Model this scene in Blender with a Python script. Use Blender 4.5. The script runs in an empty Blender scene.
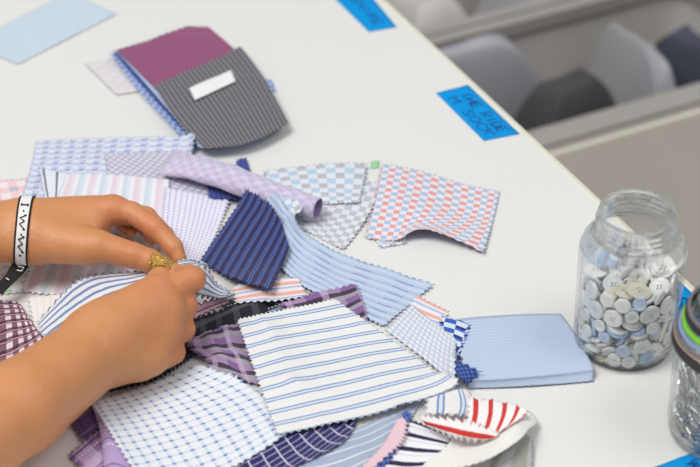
import bpy, bmesh, math, random
import numpy as np
from mathutils import Vector, Matrix
random.seed(3); rng = np.random.RandomState(3)
C = bpy.context.scene.collection
SC = bpy.context.scene
PI = math.pi
# ------------------------------------------------------------------ camera model (pixel <-> point on the table)
FPX = 1850.0; TH = math.radians(36); LC = 1.5; TT = 0.75          # table top at 0.75 m
CAM = np.array([0.0, -LC*math.cos(TH), TT+LC*math.sin(TH)])
def P(px, py, h=0.0):
    """world point seen at (px,py) of the photograph, h centimetres above the table top"""
    px = np.asarray(px, float); py = np.asarray(py, float); h = np.asarray(h, float)
    dx = (px-350)/FPX; dy = (233.5-py)/FPX
    d1 = math.cos(TH)+dy*math.sin(TH); d2 = -math.sin(TH)+dy*math.cos(TH)
    t = (TT+h*0.01-CAM[2])/d2
    return np.stack([CAM[0]+dx*t, CAM[1]+d1*t, CAM[2]+d2*t+0*px], -1)
def PV(px, py, h=0.0): return Vector(P(px, py, h).tolist())

cam = bpy.data.cameras.new('camera'); camo = bpy.data.objects.new('camera', cam); C.objects.link(camo)
camo.location = CAM.tolist(); camo.rotation_euler = (PI/2-TH, 0, 0)
cam.sensor_width = 36; cam.lens = FPX*36/700
cam.dof.use_dof = True; cam.dof.focus_distance = 1.41; cam.dof.aperture_fstop = 5.6; cam.dof.aperture_blades = 7
cam.clip_start = 0.05; SC.camera = camo

# ------------------------------------------------------------------ helpers
def tag(o, label, cat, group=None):
    o['label'] = label; o['category'] = cat
    if group: o['group'] = group
    return o
def link(name, me, mats=None, parent=None, smooth=True):
    o = bpy.data.objects.new(name, me); C.objects.link(o)
    if mats is not None:
        for m in (mats if isinstance(mats, (list, tuple)) else [mats]): me.materials.append(m)
    if smooth: me.polygons.foreach_set('use_smooth', [True]*len(me.polygons))
    if parent: o.parent = parent
    return o
def mesh(name, v, f, uv=None):
    me = bpy.data.meshes.new(name); me.from_pydata([tuple(map(float, p)) for p in v], [], [tuple(map(int, q)) for q in f]); me.update()
    if uv is not None:
        l = me.uv_layers.new(name='UVMap'); idx = np.empty(len(me.loops), int); me.loops.foreach_get('vertex_index', idx)
        l.data.foreach_set('uv', np.asarray(uv, float)[idx].ravel())
    return me
def obj_bm(name, bm, mats, parent=None, smooth=False):
    bmesh.ops.recalc_face_normals(bm, faces=bm.faces)
    me = bpy.data.meshes.new(name); bm.to_mesh(me); bm.free()
    return link(name, me, mats, parent, smooth)
def thing(name, loc):
    o = bpy.data.objects.new(name, None); C.objects.link(o); o.location = loc; o.empty_display_size = .02; return o
def adopt(o, par):
    o.parent = par; o.matrix_parent_inverse = Matrix.Translation(-Vector(par.location)); return o
def lathe(prof, n=64, closed=False):
    v = []; f = []; m = len(prof)
    for k in range(n):
        a = 2*PI*k/n
        for r, z in prof: v.append((r*math.cos(a), r*math.sin(a), z))
    for k in range(n):
        k2 = (k+1) % n
        for i in range(m if closed else m-1):
            j = (i+1) % m
            f.append((k*m+i, k2*m+i, k2*m+j, k*m+j))
    return v, f
def tube_bm(bm, pts, r, n=6, closed=False):
    pts = [Vector(p) for p in pts]; rings = []
    N = len(pts); up = Vector((0, 0, 1)); prev = None
    for i, p in enumerate(pts):
        a = pts[(i-1) % N] if (closed or i > 0) else p; b = pts[(i+1) % N] if (closed or i < N-1) else p
        t = (b-a).normalized()
        if prev is None:
            s = t.cross(up)
            if s.length < .1: s = t.cross(Vector((1, 0, 0)))
            s.normalize()
        else:
            s = (prev - t*prev.dot(t)).normalized()
        prev = s; q = t.cross(s)
        rings.append([bm.verts.new(p+s*(r*math.cos(2*PI*k/n))+q*(r*math.sin(2*PI*k/n))) for k in range(n)])
    for i in range(N if closed else N-1):
        A = rings[i]; B = rings[(i+1) % N]
        for k in range(n): bm.faces.new((A[k], A[(k+1) % n], B[(k+1) % n], B[k]))
    if not closed:
        bm.faces.new(rings[0][::-1]); bm.faces.new(rings[-1])

# ------------------------------------------------------------------ materials
def srgb(c):
    if isinstance(c, str): c = [int(c[i:i+2], 16)/255 for i in (0, 2, 4)]
    return tuple((x/12.92 if x <= .04045 else ((x+.055)/1.055)**2.4) for x in c)+(1,)
def newmat(name):
    m = bpy.data.materials.new(name); m.use_nodes = True; nt = m.node_tree
    return m, nt, nt.nodes['Principled BSDF']
def nmath(nt, op, a, b=None, c=None):
    n = nt.nodes.new('ShaderNodeMath'); n.operation = op
    for i, x in enumerate((a, b, c)):
        if x is None: continue
        if isinstance(x, (int, float)): n.inputs[i].default_value = x
        else: nt.links.new(x, n.inputs[i])
    return n.outputs[0]
def nmix(nt, fac, a, b, mode='MIX'):
    n = nt.nodes.new('ShaderNodeMix'); n.data_type = 'RGBA'; n.blend_type = mode
    for s, x in ((n.inputs[0], fac), (n.inputs[6], a), (n.inputs[7], b)):
        if isinstance(x, (int, float, tuple)): s.default_value = x
        else: nt.links.new(x, s)
    return n.outputs[2]
def fabric(name, base, layers=(), sheen=.25, rough=.85, bump=.25):
    """layers: ('s',ang,period,offset,width,col,alpha) stripes ; ('d',pu,pv,wu,wv,ou,ov,col,alpha) dots ; ('k',pu,pv,col,alpha) checkerboard. cm units"""
    m, nt, b = newmat(name)
    uvn = nt.nodes.new('ShaderNodeUVMap'); sp = nt.nodes.new('ShaderNodeSeparateXYZ'); nt.links.new(uvn.outputs[0], sp.inputs[0])
    u, v = sp.outputs[0], sp.outputs[1]
    nz = nt.nodes.new('ShaderNodeTexNoise'); nz.inputs['Scale'].default_value = 1.1; nt.links.new(uvn.outputs[0], nz.inputs['Vector'])
    wob = nmath(nt, 'MULTIPLY', nmath(nt, 'SUBTRACT', nz.outputs[0], .5), .10)
    def coord(a):
        c = u if a == 0 else v if a == 90 else nmath(nt, 'ADD', nmath(nt, 'MULTIPLY', u, math.cos(math.radians(a))), nmath(nt, 'MULTIPLY', v, math.sin(math.radians(a))))
        return nmath(nt, 'ADD', c, wob)
    def stripe(c, per, off, w):
        f = nmath(nt, 'FRACT', nmath(nt, 'DIVIDE', nmath(nt, 'ADD', c, off), per))
        return nmath(nt, 'LESS_THAN', f, w/per)
    col = srgb(base)
    for L in layers:
        if L[0] == 's':
            _, a, per, off, w, cc, al = L
            fac = stripe(coord(a), per, off, w)
        elif L[0] == 'd':
            _, pu, pv, wu, wv, ou, ov, cc, al = L
            fac = nmath(nt, 'MULTIPLY', stripe(coord(0), pu, ou, wu), stripe(coord(90), pv, ov, wv))
        elif L[0] == 'k':
            _, pu, pv, cc, al = L
            a1 = stripe(coord(0), pu*2, 0, pu); a2 = stripe(coord(90), pv*2, 0, pv)
            fac = nmath(nt, 'ABSOLUTE', nmath(nt, 'SUBTRACT', a1, a2))
        fac = nmath(nt, 'MULTIPLY', fac, al)
        col = nmix(nt, fac, col, srgb(cc))
    # thread-level variation
    wv = nt.nodes.new('ShaderNodeTexNoise'); wv.inputs['Scale'].default_value = 26; wv.inputs['Detail'].default_value = 3
    nt.links.new(uvn.outputs[0], wv.inputs['Vector'])
    col = nmix(nt, .10, col, wv.outputs[0], 'OVERLAY')
    nt.links.new(col, b.inputs['Base Color'])
    b.inputs['Roughness'].default_value = rough
    b.inputs['Sheen Weight'].default_value = sheen; b.inputs['Sheen Roughness'].default_value = .5
    b.inputs['Specular IOR Level'].default_value = .25
    bp = nt.nodes.new('ShaderNodeBump'); bp.inputs['Strength'].default_value = bump; bp.inputs['Distance'].default_value = .0006
    nt.links.new(wv.outputs[0], bp.inputs['Height']); nt.links.new(bp.outputs[0], b.inputs['Normal'])
    return m
def plain(name, col, rough=.5, metal=0, spec=.5, noise=0, nscale=20, bump=0, coat=0):
    m, nt, b = newmat(name)
    b.inputs['Base Color'].default_value = srgb(col); b.inputs['Roughness'].default_value = rough; b.inputs['Metallic'].default_value = metal
    b.inputs['Specular IOR Level'].default_value = spec; b.inputs['Coat Weight'].default_value = coat
    tc = nt.nodes.new('ShaderNodeTexCoord'); nz = nt.nodes.new('ShaderNodeTexNoise'); nz.inputs['Scale'].default_value = nscale; nz.inputs['Detail'].default_value = 4
    nt.links.new(tc.outputs['Object'], nz.inputs['Vector'])
    nt.links.new(nmix(nt, noise, srgb(col), nz.outputs[0], 'OVERLAY'), b.inputs['Base Color'])
    if bump:
        bp = nt.nodes.new('ShaderNodeBump'); bp.inputs['Strength'].default_value = bump; bp.inputs['Distance'].default_value = .002
        nt.links.new(nz.outputs[0], bp.inputs['Height']); nt.links.new(bp.outputs[0], b.inputs['Normal'])
    return m
M_TABLE = plain('table_white', 'e6e6e3', rough=.42, noise=.06, nscale=6, spec=.4)
M_EDGE = plain('table_edge_cream', 'e9e4d6', rough=.6, noise=.1)
M_LEG = plain('table_leg_steel', '8d8f90', rough=.4, metal=.8)
M_TAPE = plain('painters_tape_blue', '0a96e0', rough=.8, spec=.15, noise=.06, nscale=60, bump=.15)
M_INK = plain('marker_ink', '15589c', rough=.6)
M_INKB = plain('black_thread', '15151a', rough=.8)
M_WTHREAD = plain('white_thread', 'f1f0ee', rough=.85, noise=.15, nscale=900, bump=.3)
M_FLOOR = plain('floor_concrete', '8b8885', rough=.7, noise=.2, nscale=3)

# ------------------------------------------------------------------ cloth over a growing pile (height field, 1 mm cells)
X0, Y0, RES, NX, NY = -0.52, -0.48, 0.001, 960, 1100
H = np.zeros((NX, NY), np.float32)
def Hs(x, y):
    i = np.clip(((x-X0)/RES).astype(int), 1, NX-2); j = np.clip(((y-Y0)/RES).astype(int), 1, NY-2)
    out = H[i, j]
    for a, b in ((-1, 0), (1, 0), (0, -1), (0, 1)): out = np.maximum(out, H[i+a, j+b])
    return out
def spline1(c, t):
    """natural cubic spline through rows of c at uniform parameters, evaluated at t in 0..1"""
    c = np.asarray(c, float); n = len(c)
    if n == 2: return c[0]+(c[1]-c[0])*t.reshape((-1,)+(1,)*(c.ndim-1))
    A = np.zeros((n, n)); A[0, 0] = A[-1, -1] = 1; flat = c.reshape(n, -1); R = np.zeros_like(flat)
    for i in range(1, n-1):
        A[i, i-1] = 1; A[i, i] = 4; A[i, i+1] = 1; R[i] = 6*(flat[i-1]-2*flat[i]+flat[i+1])
    Mm = np.linalg.solve(A, R); s = t*(n-1); k = np.clip(s.astype(int), 0, n-2); w = (s-k)[:, None]
    a = flat[k]; b = flat[k+1]; ma = Mm[k]; mb = Mm[k+1]
    y = (1-w)*a+w*b+((1-w)**3-(1-w))*ma/6+(w**3-w)*mb/6
    return y.reshape((len(t),)+c.shape[1:])
def lin1(c, t):
    n = len(c); s = t*(n-1); k = np.clip(s.astype(int), 0, n-2); w = (s-k).reshape((-1,)+(1,)*(c.ndim-1)); w = w+.25*(w*w*(3-2*w)-w)
    return c[k]*(1-w)+c[k+1]*w
def grid_eval(ctrl, nu, nv, lin=False):
    ctrl = np.asarray(ctrl, float)
    if lin: return lin1(lin1(ctrl, np.linspace(0, 1, nv)).transpose(1, 0, 2), np.linspace(0, 1, nu))
    a = spline1(ctrl, np.linspace(0, 1, nv))
    return spline1(a.transpose(1, 0, 2), np.linspace(0, 1, nu))            # nu x nv x 3
def full(ctrl): return [[(tuple(p)+(0,))[:3] for p in row] for row in ctrl]
def blur(a):
    p = np.pad(a, 1, mode='edge')
    return (p[:-2, 1:-1]+p[2:, 1:-1]+p[1:-1, :-2]+p[1:-1, 2:])/4
def patch(ctrl, mode='drape', gap=.9, pink='1111', wrinkle=.8, wl=5.0, step=2.4, rot=False, soften=30, tooth=.88, uvoff=(0, 0), raise_h=True, lin=False):
    """returns verts, faces, uv.  ctrl rows of (px,py,h): h is mm above the pile (drape) or cm above the table (abs)"""
    ctrl = full(ctrl)
    c0 = np.asarray(ctrl, float)
    base = P(c0[..., 0], c0[..., 1], c0[..., 2]*(1 if mode == 'abs' else .1))
    lu = np.mean([np.linalg.norm(np.diff(base[r], axis=0), axis=1).sum() for r in (0, -1)])
    lv = np.mean([np.linalg.norm(np.diff(base[:, k], axis=0), axis=1).sum() for k in (0, -1)])
    nu = max(5, int(lu/(step*.001))//2*2+1); nv = max(5, int(lv/(step*.001))//2*2+1)
    g = grid_eval(ctrl, nu, nv, lin); px, py, hh = g[..., 0].copy(), g[..., 1].copy(), g[..., 2]
    # pinked edge: every other border vertex steps inwards
    gx, gy = px.copy(), py.copy()
    for k, (sl, inn) in enumerate((((slice(1, -1, 2), 0), (slice(1, -1, 2), 1)), ((slice(1, -1, 2), -1), (slice(1, -1, 2), -2)),
                                   ((0, slice(1, -1, 2)), (1, slice(1, -1, 2))), ((-1, slice(1, -1, 2)), (-2, slice(1, -1, 2))))):
        if pink[k] == '1':
            px[sl] += (gx[inn]-gx[sl])*tooth; py[sl] += (gy[inn]-gy[sl])*tooth
    z = hh*.01 if mode == 'abs' else hh*.001+.001
    if mode == 'abs':
        w = P(px, py, hh)
        x, y = w[..., 0], w[..., 1]
        zz = np.maximum(hh*.01, Hs(x, y)+gap*.001)
    else:
        zb = np.full(px.shape, .002)
        for it in range(4):
            w = P(px, py, zb*100); x, y = w[..., 0], w[..., 1]
            zb2 = Hs(x, y)+gap*.001
            for _ in range(14): zb2 = blur(zb2)
            zb = zb2+hh*.001
        for it in range(4):
            w = P(px, py, zb*100); x, y = w[..., 0], w[..., 1]
            lim = Hs(x, y)+gap*.001
            zz = np.maximum(lim, zb-hh*.001 if it else zb2)
            for _ in range(soften): zz = np.maximum(lim, blur(zz))
            zz = zz+hh*.001
            if it < 3:
                zf = zz.copy()
                for _ in range(25): zf = blur(zf)
                zb = .5*zb+.5*zf
    if wrinkle:
        ph = rng.rand(6)*6.28; an = rng.rand(3)*3.14
        s = sum(np.sin((x*np.cos(an[k])+y*np.sin(an[k]))*100*2*PI/(wl*(.7+.4*k))+ph[k]+1.3*np.sin((x*np.sin(an[k])-y*np.cos(an[k]))*100/(wl*.9)+ph[k+3])) for k in range(3))/3
        zz = zz+(s*.5+.5)*wrinkle*.001
    if raise_h:   # stamp on the height field
        q = 3
        from_u = np.linspace(0, 1, nu); from_v = np.linspace(0, 1, nv); tu = np.linspace(0, 1, nu*q); tv = np.linspace(0, 1, nv*q)
        def up(a):
            b = np.stack([np.interp(tu, from_u, a[:, j]) for j in range(nv)], 1)
            return np.stack([np.interp(tv, from_v, b[i]) for i in range(nu*q)], 0)
        X, Y, Z = up(x), up(y), up(zz)
        i = np.clip(((X-X0)/RES).astype(int), 0, NX-1); j = np.clip(((Y-Y0)/RES).astype(int), 0, NY-1)
        np.maximum.at(H, (i.ravel(), j.ravel()), Z.ravel().astype(np.float32))
    V = np.stack([x, y, zz+TT], -1)
    U, W = np.meshgrid(np.linspace(0, lu*100, nu), np.linspace(0, lv*100, nv), indexing='ij')
    if rot: U, W = W, U
    UV = np.stack([U+uvoff[0]+50, W+uvoff[1]+50], -1).reshape(-1, 2)
    F = [(i*nv+j, i*nv+j+1, (i+1)*nv+j+1, (i+1)*nv+j) for i in range(nu-1) for j in range(nv-1)]
    return V.reshape(-1, 3), F, UV
def finish_cloth(name, parts, mat, back=None, thick=.5):
    V = []; F = []; U = []; n = 0
    for v, f, u in parts:
        V.append(v); U.append(u); F += [tuple(k+n for k in q) for q in f]; n += len(v)
    V = np.concatenate(V); U = np.concatenate(U)
    me = mesh(name, V, F, U)
    nn = np.zeros(3); 
    if sum(p.normal.z*p.area for p in me.polygons) < 0: me.flip_normals()
    o = link(name, me, [mat, back] if back else mat)
    s = o.modifiers.new('thickness', 'SOLIDIFY'); s.thickness = thick*.001; s.offset = -1
    if back: s.material_offset = 1; s.material_offset_rim = 0
    return o
def swatch(label, mat, ctrl, back=None, name='fabric_swatch', group='fabric swatches on the white table', thick=.5, **k):
    parts = [patch(ctrl, **k)] if not isinstance(ctrl, dict) else [patch(c, **{**k, **kk}) for c, kk in ctrl['patches']]
    o = finish_cloth(name, parts, mat, back, thick)
    return tag(o, label, 'fabric swatch', group)
def quad(a, b, c, d): return [[a, b], [d, c]]      # a-b far edge (u), a-d side (v)
# ================================================================== the setting
d_edge = np.array([0.452, -0.892]); n_edge = np.array([0.892, 0.452])     # along the table edge / outwards
e0 = P(387, 0)[:2]
def tp(s, q, z): # s along edge from e0, q inwards (negative = outside)
    p = e0+d_edge*s-n_edge*q; return (p[0], p[1], z)
def obox(bm, s0, s1, q0, q1, z0, z1):
    vs = [bm.verts.new(tp(s, q, z)) for z in (z0, z1) for s, q in ((s0, q0), (s1, q0), (s1, q1), (s0, q1))]
    for f in ((3, 2, 1, 0), (4, 5, 6, 7), (0, 1, 5, 4), (1, 2, 6, 5), (2, 3, 7, 6), (3, 0, 4, 7)): bm.faces.new([vs[i] for i in f])
    return vs
tab = thing('table', tp(0, .5, 0))
bm = bmesh.new(); obox(bm, -.5, 1.5, .004, .96, TT-.025, TT)
bmesh.ops.bevel(bm, geom=[e for e in bm.edges], offset=.002, segments=2, affect='EDGES')
adopt(obj_bm('tabletop', bm, M_TABLE), tab)
bm = bmesh.new(); obox(bm, -.5, 1.5, 0, .0042, TT-.026, TT-.0004)
bmesh.ops.bevel(bm, geom=[e for e in bm.edges], offset=.0015, segments=2, affect='EDGES')
o = adopt(obj_bm('edge_band', bm, M_EDGE), tab); o['label'] = 'cream edge banding'
for s in (-.42, 1.42):
    for q in (.08, .88):
        bm = bmesh.new(); obox(bm, s-.02, s+.02, q-.02, q+.02, 0, TT-.025)
        adopt(obj_bm('leg', bm, M_LEG), tab)
tag(tab, 'large white table with a cream edge, covered with fabric swatches', 'table')
bm = bmesh.new(); vs = [bm.verts.new(p) for p in ((-4, -3, 0), (4, -3, 0), (4, 5, 0), (-4, 5, 0))]; bm.faces.new(vs)
o = obj_bm('floor', bm, M_FLOOR); o['kind'] = 'structure'

# ---------------------------------------------------------------- storage bins beyond the table edge
def plasticmat(name, col, alpha, rough=.35, tl=0):
    m, nt, b = newmat(name)
    b.inputs['Base Color'].default_value = srgb(col); b.inputs['Roughness'].default_value = rough
    tr = nt.nodes.new('ShaderNodeBsdfTransparent'); mx = nt.nodes.new('ShaderNodeMixShader'); mx.inputs[0].default_value = alpha
    sh = b.outputs[0]
    if tl:      # milky plastic passes diffuse light
        td = nt.nodes.new('ShaderNodeBsdfTranslucent'); td.inputs[0].default_value = srgb(col); m2 = nt.nodes.new('ShaderNodeMixShader'); m2.inputs[0].default_value = tl
        nt.links.new(b.outputs[0], m2.inputs[1]); nt.links.new(td.outputs[0], m2.inputs[2]); sh = m2.outputs[0]
    nt.links.new(tr.outputs[0], mx.inputs[1]); nt.links.new(sh, mx.inputs[2]); nt.links.new(mx.outputs[0], nt.nodes['Material Output'].inputs[0])
    tc = nt.nodes.new('ShaderNodeTexCoord'); nz = nt.nodes.new('ShaderNodeTexNoise'); nz.inputs['Scale'].default_value = 9
    nt.links.new(tc.outputs['Object'], nz.inputs[0]); nt.links.new(nmix(nt, .08, srgb(col), nz.outputs[0], 'OVERLAY'), b.inputs['Base Color'])
    return m
M_BIN = plasticmat('frosted_bin_plastic', 'f0ede8', .75, tl=.4)
M_RIM = plasticmat('frosted_rim_plastic', 'aea9a3', .95)
M_LID = plasticmat('frosted_lid_plastic', 'aca59d', .92)
M_BAG = plasticmat('clear_bag_plastic', 'c4c4ca', .75, .3)
M_BAG2 = plasticmat('grey_bag_plastic', 'd2cfca', .95, .5)
M_DARK = plain('dark_bundle', '4b494d', rough=.8, noise=.3, nscale=12)
M_LAV = plain('lavender_grey_bag', 'b4b2ba', rough=.5, noise=.2, nscale=10)
M_DARK2 = plain('blue_grey_bundle', '4b4f5e', rough=.8, noise=.3, nscale=12)
M_GREYF = plain('grey_bundle', '8a8683', rough=.85, noise=.25, nscale=10)
BZ = TT-.30
def ring(bm, rects):
    """rects: list of (s0,s1,q0,q1,z); skins consecutive rectangular loops"""
    loops = []
    for s0, s1, q0, q1, z in rects:
        pts = []; r = .025
        for (cs, cq, a0) in ((s1-r, q1-r, 0), (s0+r, q1-r, 90), (s0+r, q0+r, 180), (s1-r, q0+r, 270)):
            for k in range(5):
                a = math.radians(a0+k*22.5); pts.append(bm.verts.new(tp(cs+r*math.cos(a), cq+r*math.sin(a), z)))
        loops.append(pts)
    for A, B in zip(loops, loops[1:]):
        n = len(A)
        for i in range(n): bm.faces.new((A[i], A[(i+1) % n], B[(i+1) % n], B[i]))
    return loops
def bin_(s0, s1, q0, q1, zt, label, lid=False):
    t = thing('storage_bin', tp((s0+s1)/2, (q0+q1)/2, 0))
    b = .03; w = .003
    bm = bmesh.new()
    L = ring(bm, [(s0+b, s1-b, q0+b, q1-b, .002), (s0+.01, s1-.01, q0+.01, q1-.01, zt-.02), (s0+.01+w, s1-.01-w, q0+.01+w, q1-.01-w, zt-.02), (s0+b+w, s1-b-w, q0+b+w, q1-b-w, .006)])
    bm.faces.new(L[0][::-1]); bm.faces.new(L[-1])
    adopt(obj_bm('tub', bm, M_BIN, smooth=False), t)
    bm = bmesh.new()
    L = ring(bm, [(s0+.012, s1-.012, q0+.012, q1-.012, zt-.03), (s0, s1, q0, q1, zt-.03), (s0, s1, q0, q1, zt), (s0+.018, s1-.018, q0+.018, q1-.018, zt), (s0+.018, s1-.018, q0+.018, q1-.018, zt-.018), (s0+.012, s1-.012, q0+.012, q1-.012, zt-.03)])
    adopt(obj_bm('rim', bm, M_RIM), t)
    if lid:
        bm = bmesh.new()
        L = ring(bm, [(s0+.019, s1-.019, q0+.019, q1-.019, zt-.004), (s0+.05, s1-.05, q0+.05, q1-.05, zt-.007), (s0+.06, s1-.06, q0+.06, q1-.06, zt-.010), (s0+.06, s1-.06, q0+.06, q1-.06, zt-.013), (s0+.019, s1-.019, q0+.019, q1-.019, zt-.008), (s0+.019, s1-.019, q0+.019, q1-.019, zt-.004)])
        bm.faces.new(L[2]); bm.faces.new(L[3][::-1])
        adopt(obj_bm('lid', bm, M_LID), t)
        bm = bmesh.new()
        ring(bm, [(s0+.036, s1-.036, q0+.036, q1-.036, zt-.006), (s0+.036, s1-.036, q0+.036, q1-.036, zt+.001), (s0+.041, s1-.041, q0+.041, q1-.041, zt+.001), (s0+.041, s1-.041, q0+.041, q1-.041, zt-.006), (s0+.036, s1-.036, q0+.036, q1-.036, zt-.006)])
        o = adopt(obj_bm('lid_ridge', bm, M_EDGE), t); o['label'] = 'cream ridge round the lid'
    return tag(t, label, 'storage bin', 'plastic storage bins beside the table')
def mound(name, s0, s1, q0, q1, z0, z1, mat, seed, amp=.05, freq=7, sharp=1.0):
    r = np.random.RandomState(seed); n = 60; V = []; F = []
    ph = r.rand(12)*6.28; di = r.rand(6)*3.14
    for i in range(n+1):
        for j in range(n+1):
            a, b = i/n, j/n
            e = math.sin(PI/2*min(1, 2.6*min(a, 1-a, b, 1-b)))**.7
            s = s0+(s1-s0)*a; q = q0+(q1-q0)*b
            w = sum((1-abs(math.sin((s*math.cos(di[k])+q*math.sin(di[k]))*freq*(1+.5*k)+ph[k]+1.2*math.sin(q*9+ph[k+6]))))**sharp/(1+.6*k) for k in range(5))/2.4
            V.append(tp(s, q, z0+(z1-z0)*e+amp*(w-.5)*e))
    for i in range(n):
        for j in range(n): F.append((i*(n+1)+j, i*(n+1)+j+1, (i+1)*(n+1)+j+1, (i+1)*(n+1)+j))
    m0 = len(V); per = [i*(n+1) for i in range(n+1)]+[n*(n+1)+j for j in range(1, n+1)]+[i*(n+1)+n for i in range(n-1, -1, -1)]+[j for j in range(n-1, 0, -1)]
    for p in per: x, y, z = V[p]; V.append((x, y, z0-.12))
    L = len(per)
    for k in range(L): F.append((per[k], per[(k+1) % L], m0+(k+1) % L, m0+k))
    F.append(tuple(range(m0, m0+L)))
    me = mesh(name, V, F); 
    bm = bmesh.new(); bm.from_mesh(me); bmesh.ops.recalc_face_normals(bm, faces=bm.faces); bm.to_mesh(me); bm.free()
    return link(name, me, mat)
bin_(-.108, .38, -.64, -.02, BZ, 'closed frosted storage bin right beside the table, nearest to the jars', lid=True)
bin_(-.378, -.113, -.66, -.02, BZ-.005, 'open frosted storage bin behind the closed one, filled with bagged fabric')
bin_(-.648, -.383, -.66, -.02, BZ-.005, 'second open frosted storage bin, farther away with only grey bags in it')
bin_(-.918, -.653, -.66, -.02, BZ-.005, 'pale closed storage bin farthest from the jars, at the top edge', lid=True)
IN = 'bags in the open storage bins'
def md(nm, s0, s1, q0, q1, top, mat, seed, lab, amp=.03, fr=7, cat='bag', grp=IN):
    tag(mound(nm, s0, s1, q0, q1, BZ-.30, BZ+top, mat, seed, amp, fr), lab, cat, grp)
md('fabric_bag', -.362, -.285, -.47, -.05, .015, M_LAV, 2, 'lavender grey bag along the far side of the nearer open bin', .03, 8)
md('fabric_bag', -.275, -.140, -.27, -.05, -.03, M_GREYF, 14, 'mid grey bag in the nearer open bin beside the table edge', .03, 8)
md('fabric_bundle', -.275, -.140, -.462, -.28, -.015, M_DARK, 3, 'dark grey cloth bundle in the open bin, left of the clear bag', .05, 11, 'fabric bundle', 'dark bundles in the open storage bin')
md('clear_bag', -.362, -.140, -.53, -.475, .02, M_BAG, 6, 'clear crinkled bag standing between the two dark bundles', .08, 18)
md('fabric_bundle', -.350, -.140, -.625, -.54, -.015, M_DARK2, 4, 'dark blue grey cloth bundle in the open bin, right of the clear bag', .05, 11, 'fabric bundle', 'dark bundles in the open storage bin')
md('fabric_bag', -.620, -.410, -.24, -.05, -.06, M_GREYF, 9, 'mid grey bag in the farther open bin, next to the table edge', .04, 7)
md('fabric_bag', -.620, -.410, -.42, -.25, -.03, M_BAG2, 11, 'light grey bag in the middle of the farther open bin', .04, 7)
md('fabric_bag', -.620, -.410, -.63, -.43, -.03, M_BAG, 12, 'pale crinkled bag at the far end of the farther open bin', .05, 9)

# ---------------------------------------------------------------- painter's tape with handwriting
def tape(label, c, strokes=(), gr='blue tape strips on the table'):
    """c: four pixel corners a b c d ; a-b short end, a-d long side"""
    g = grid_eval(full([[c[0], c[1]], [c[3], c[2]]]), 8, 24)
    w = P(g[..., 0], g[..., 1], .03); x, y = w[..., 0], w[..., 1]
    z = TT+.0005+.00025*np.sin(x*310+y*140)
    n = z.shape; V = np.stack([x, y, z], -1).reshape(-1, 3)
    F = [(i*n[1]+j, i*n[1]+j+1, (i+1)*n[1]+j+1, (i+1)*n[1]+j) for i in range(n[0]-1) for j in range(n[1]-1)]
    me = mesh('tape_strip', V, F)
    if sum(p.normal.z for p in me.polygons) < 0: me.flip_normals()
    o = link('tape_strip', me, M_TAPE); s = o.modifiers.new('t', 'SOLIDIFY'); s.thickness = .00012; s.offset = -1
    tag(o, label, 'tape', gr)
    if strokes:
        bm = bmesh.new()
        def uvp(u, v):
            px = (c[0][0]*(1-v)+c[1][0]*v)*(1-u)+(c[3][0]*(1-v)+c[2][0]*v)*u
            py = (c[0][1]*(1-v)+c[1][1]*v)*(1-u)+(c[3][1]*(1-v)+c[2][1]*v)*u
            p = PV(px, py, .1); p.z = TT+.0009; return p
        for st in strokes:
            pts = [uvp(*q) for q in st]
            if len(pts) > 2:
                a = spline1(np.array([list(p) for p in pts]), np.linspace(0, 1, len(pts)*4)); pts = [Vector(q) for q in a]
            tube_bm(bm, pts, .00055, 5)
        l = obj_bm('handwriting', bm, M_INK, o); l['label'] = 'dark blue handwriting'
    return o
def scrib(u0, v0, h, w, kind):
    S = {'H': [[(0, 0), (0, 1)], [(1, 0), (1, 1)], [(0, .5), (1, .5)]], 'E': [[(0, 0), (0, 1)], [(0, 0), (1, 0)], [(0, .5), (.8, .5)], [(0, 1), (1, 1)]],
         'R': [[(0, 0), (0, 1)], [(0, 1), (.9, .9), (.9, .6), (0, .5)], [(.3, .5), (1, 0)]], 'N': [[(0, 0), (0, 1)], [(0, 1), (1, 0)], [(1, 0), (1, 1)]],
         'O': [[(.5, 0), (0, .3), (0, .75), (.5, 1), (1, .7), (1, .3), (.5, 0)]], 'I': [[(.5, 0), (.5, 1)]], 'S': [[(1, .9), (.4, 1), (.1, .75), (.6, .5), (.9, .25), (.5, 0), (0, .1)]],
         'M': [[(0, 0), (0, 1)], [(0, 1), (.5, .4)], [(.5, .4), (1, 1)], [(1, 1), (1, 0)]], 'C': [[(1, .85), (.5, 1), (0, .5), (.5, 0), (1, .15)]], 'K': [[(0, 0), (0, 1)], [(1, 1), (0, .5)], [(.1, .5), (1, 0)]],
         'W': [[(0, 1), (.25, 0)], [(.25, 0), (.5, .8)], [(.5, .8), (.75, 0)], [(.75, 0), (1, 1)]], '/': [[(0, .1), (1, .9)]], 'D': [[(0, 0), (0, 1)], [(0, 1), (.9, .8), (.9, .2), (0, 0)]]}[kind]
    return [[(u0+x*w, v0+(y)*h) for x, y in s] for s in S]
def row(txt, u0, v0, h, w, gap):
    out = []
    for i, ch in enumerate(txt):
        if ch != ' ': out += scrib(u0+i*(w+gap), v0, h, w, ch)
    return out
tape('blue tape strip with two lines of marker writing, alone near the table edge', [(436, 93), (468, 85), (520, 134), (484, 141)],
     row('THE RIDE'.replace('T', 'I'), .12, .56, .27, .075, .025)+row('M SOCK', .14, .17, .27, .1, .035))
tape('blue tape strip with faint writing, cut by the top of the photo', [(322, -14), (356, -22), (397, 27), (369, 32)], row('SHIRE', .30, .4, .3, .09, .035))
tape('blue tape strip half hidden behind the button jar', [(640, 294), (679, 281), (722, 322), (686, 345)],
     row('OSO', .05, .45, .36, .17, .07)+row('ICI', .28, .08, .28, .13, .06))
tape('blue tape strip in the bottom right corner of the photo', [(652, 468), (697, 451), (760, 500), (706, 520)], row('WI', .1, .6, .25, .12, .05))

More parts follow.
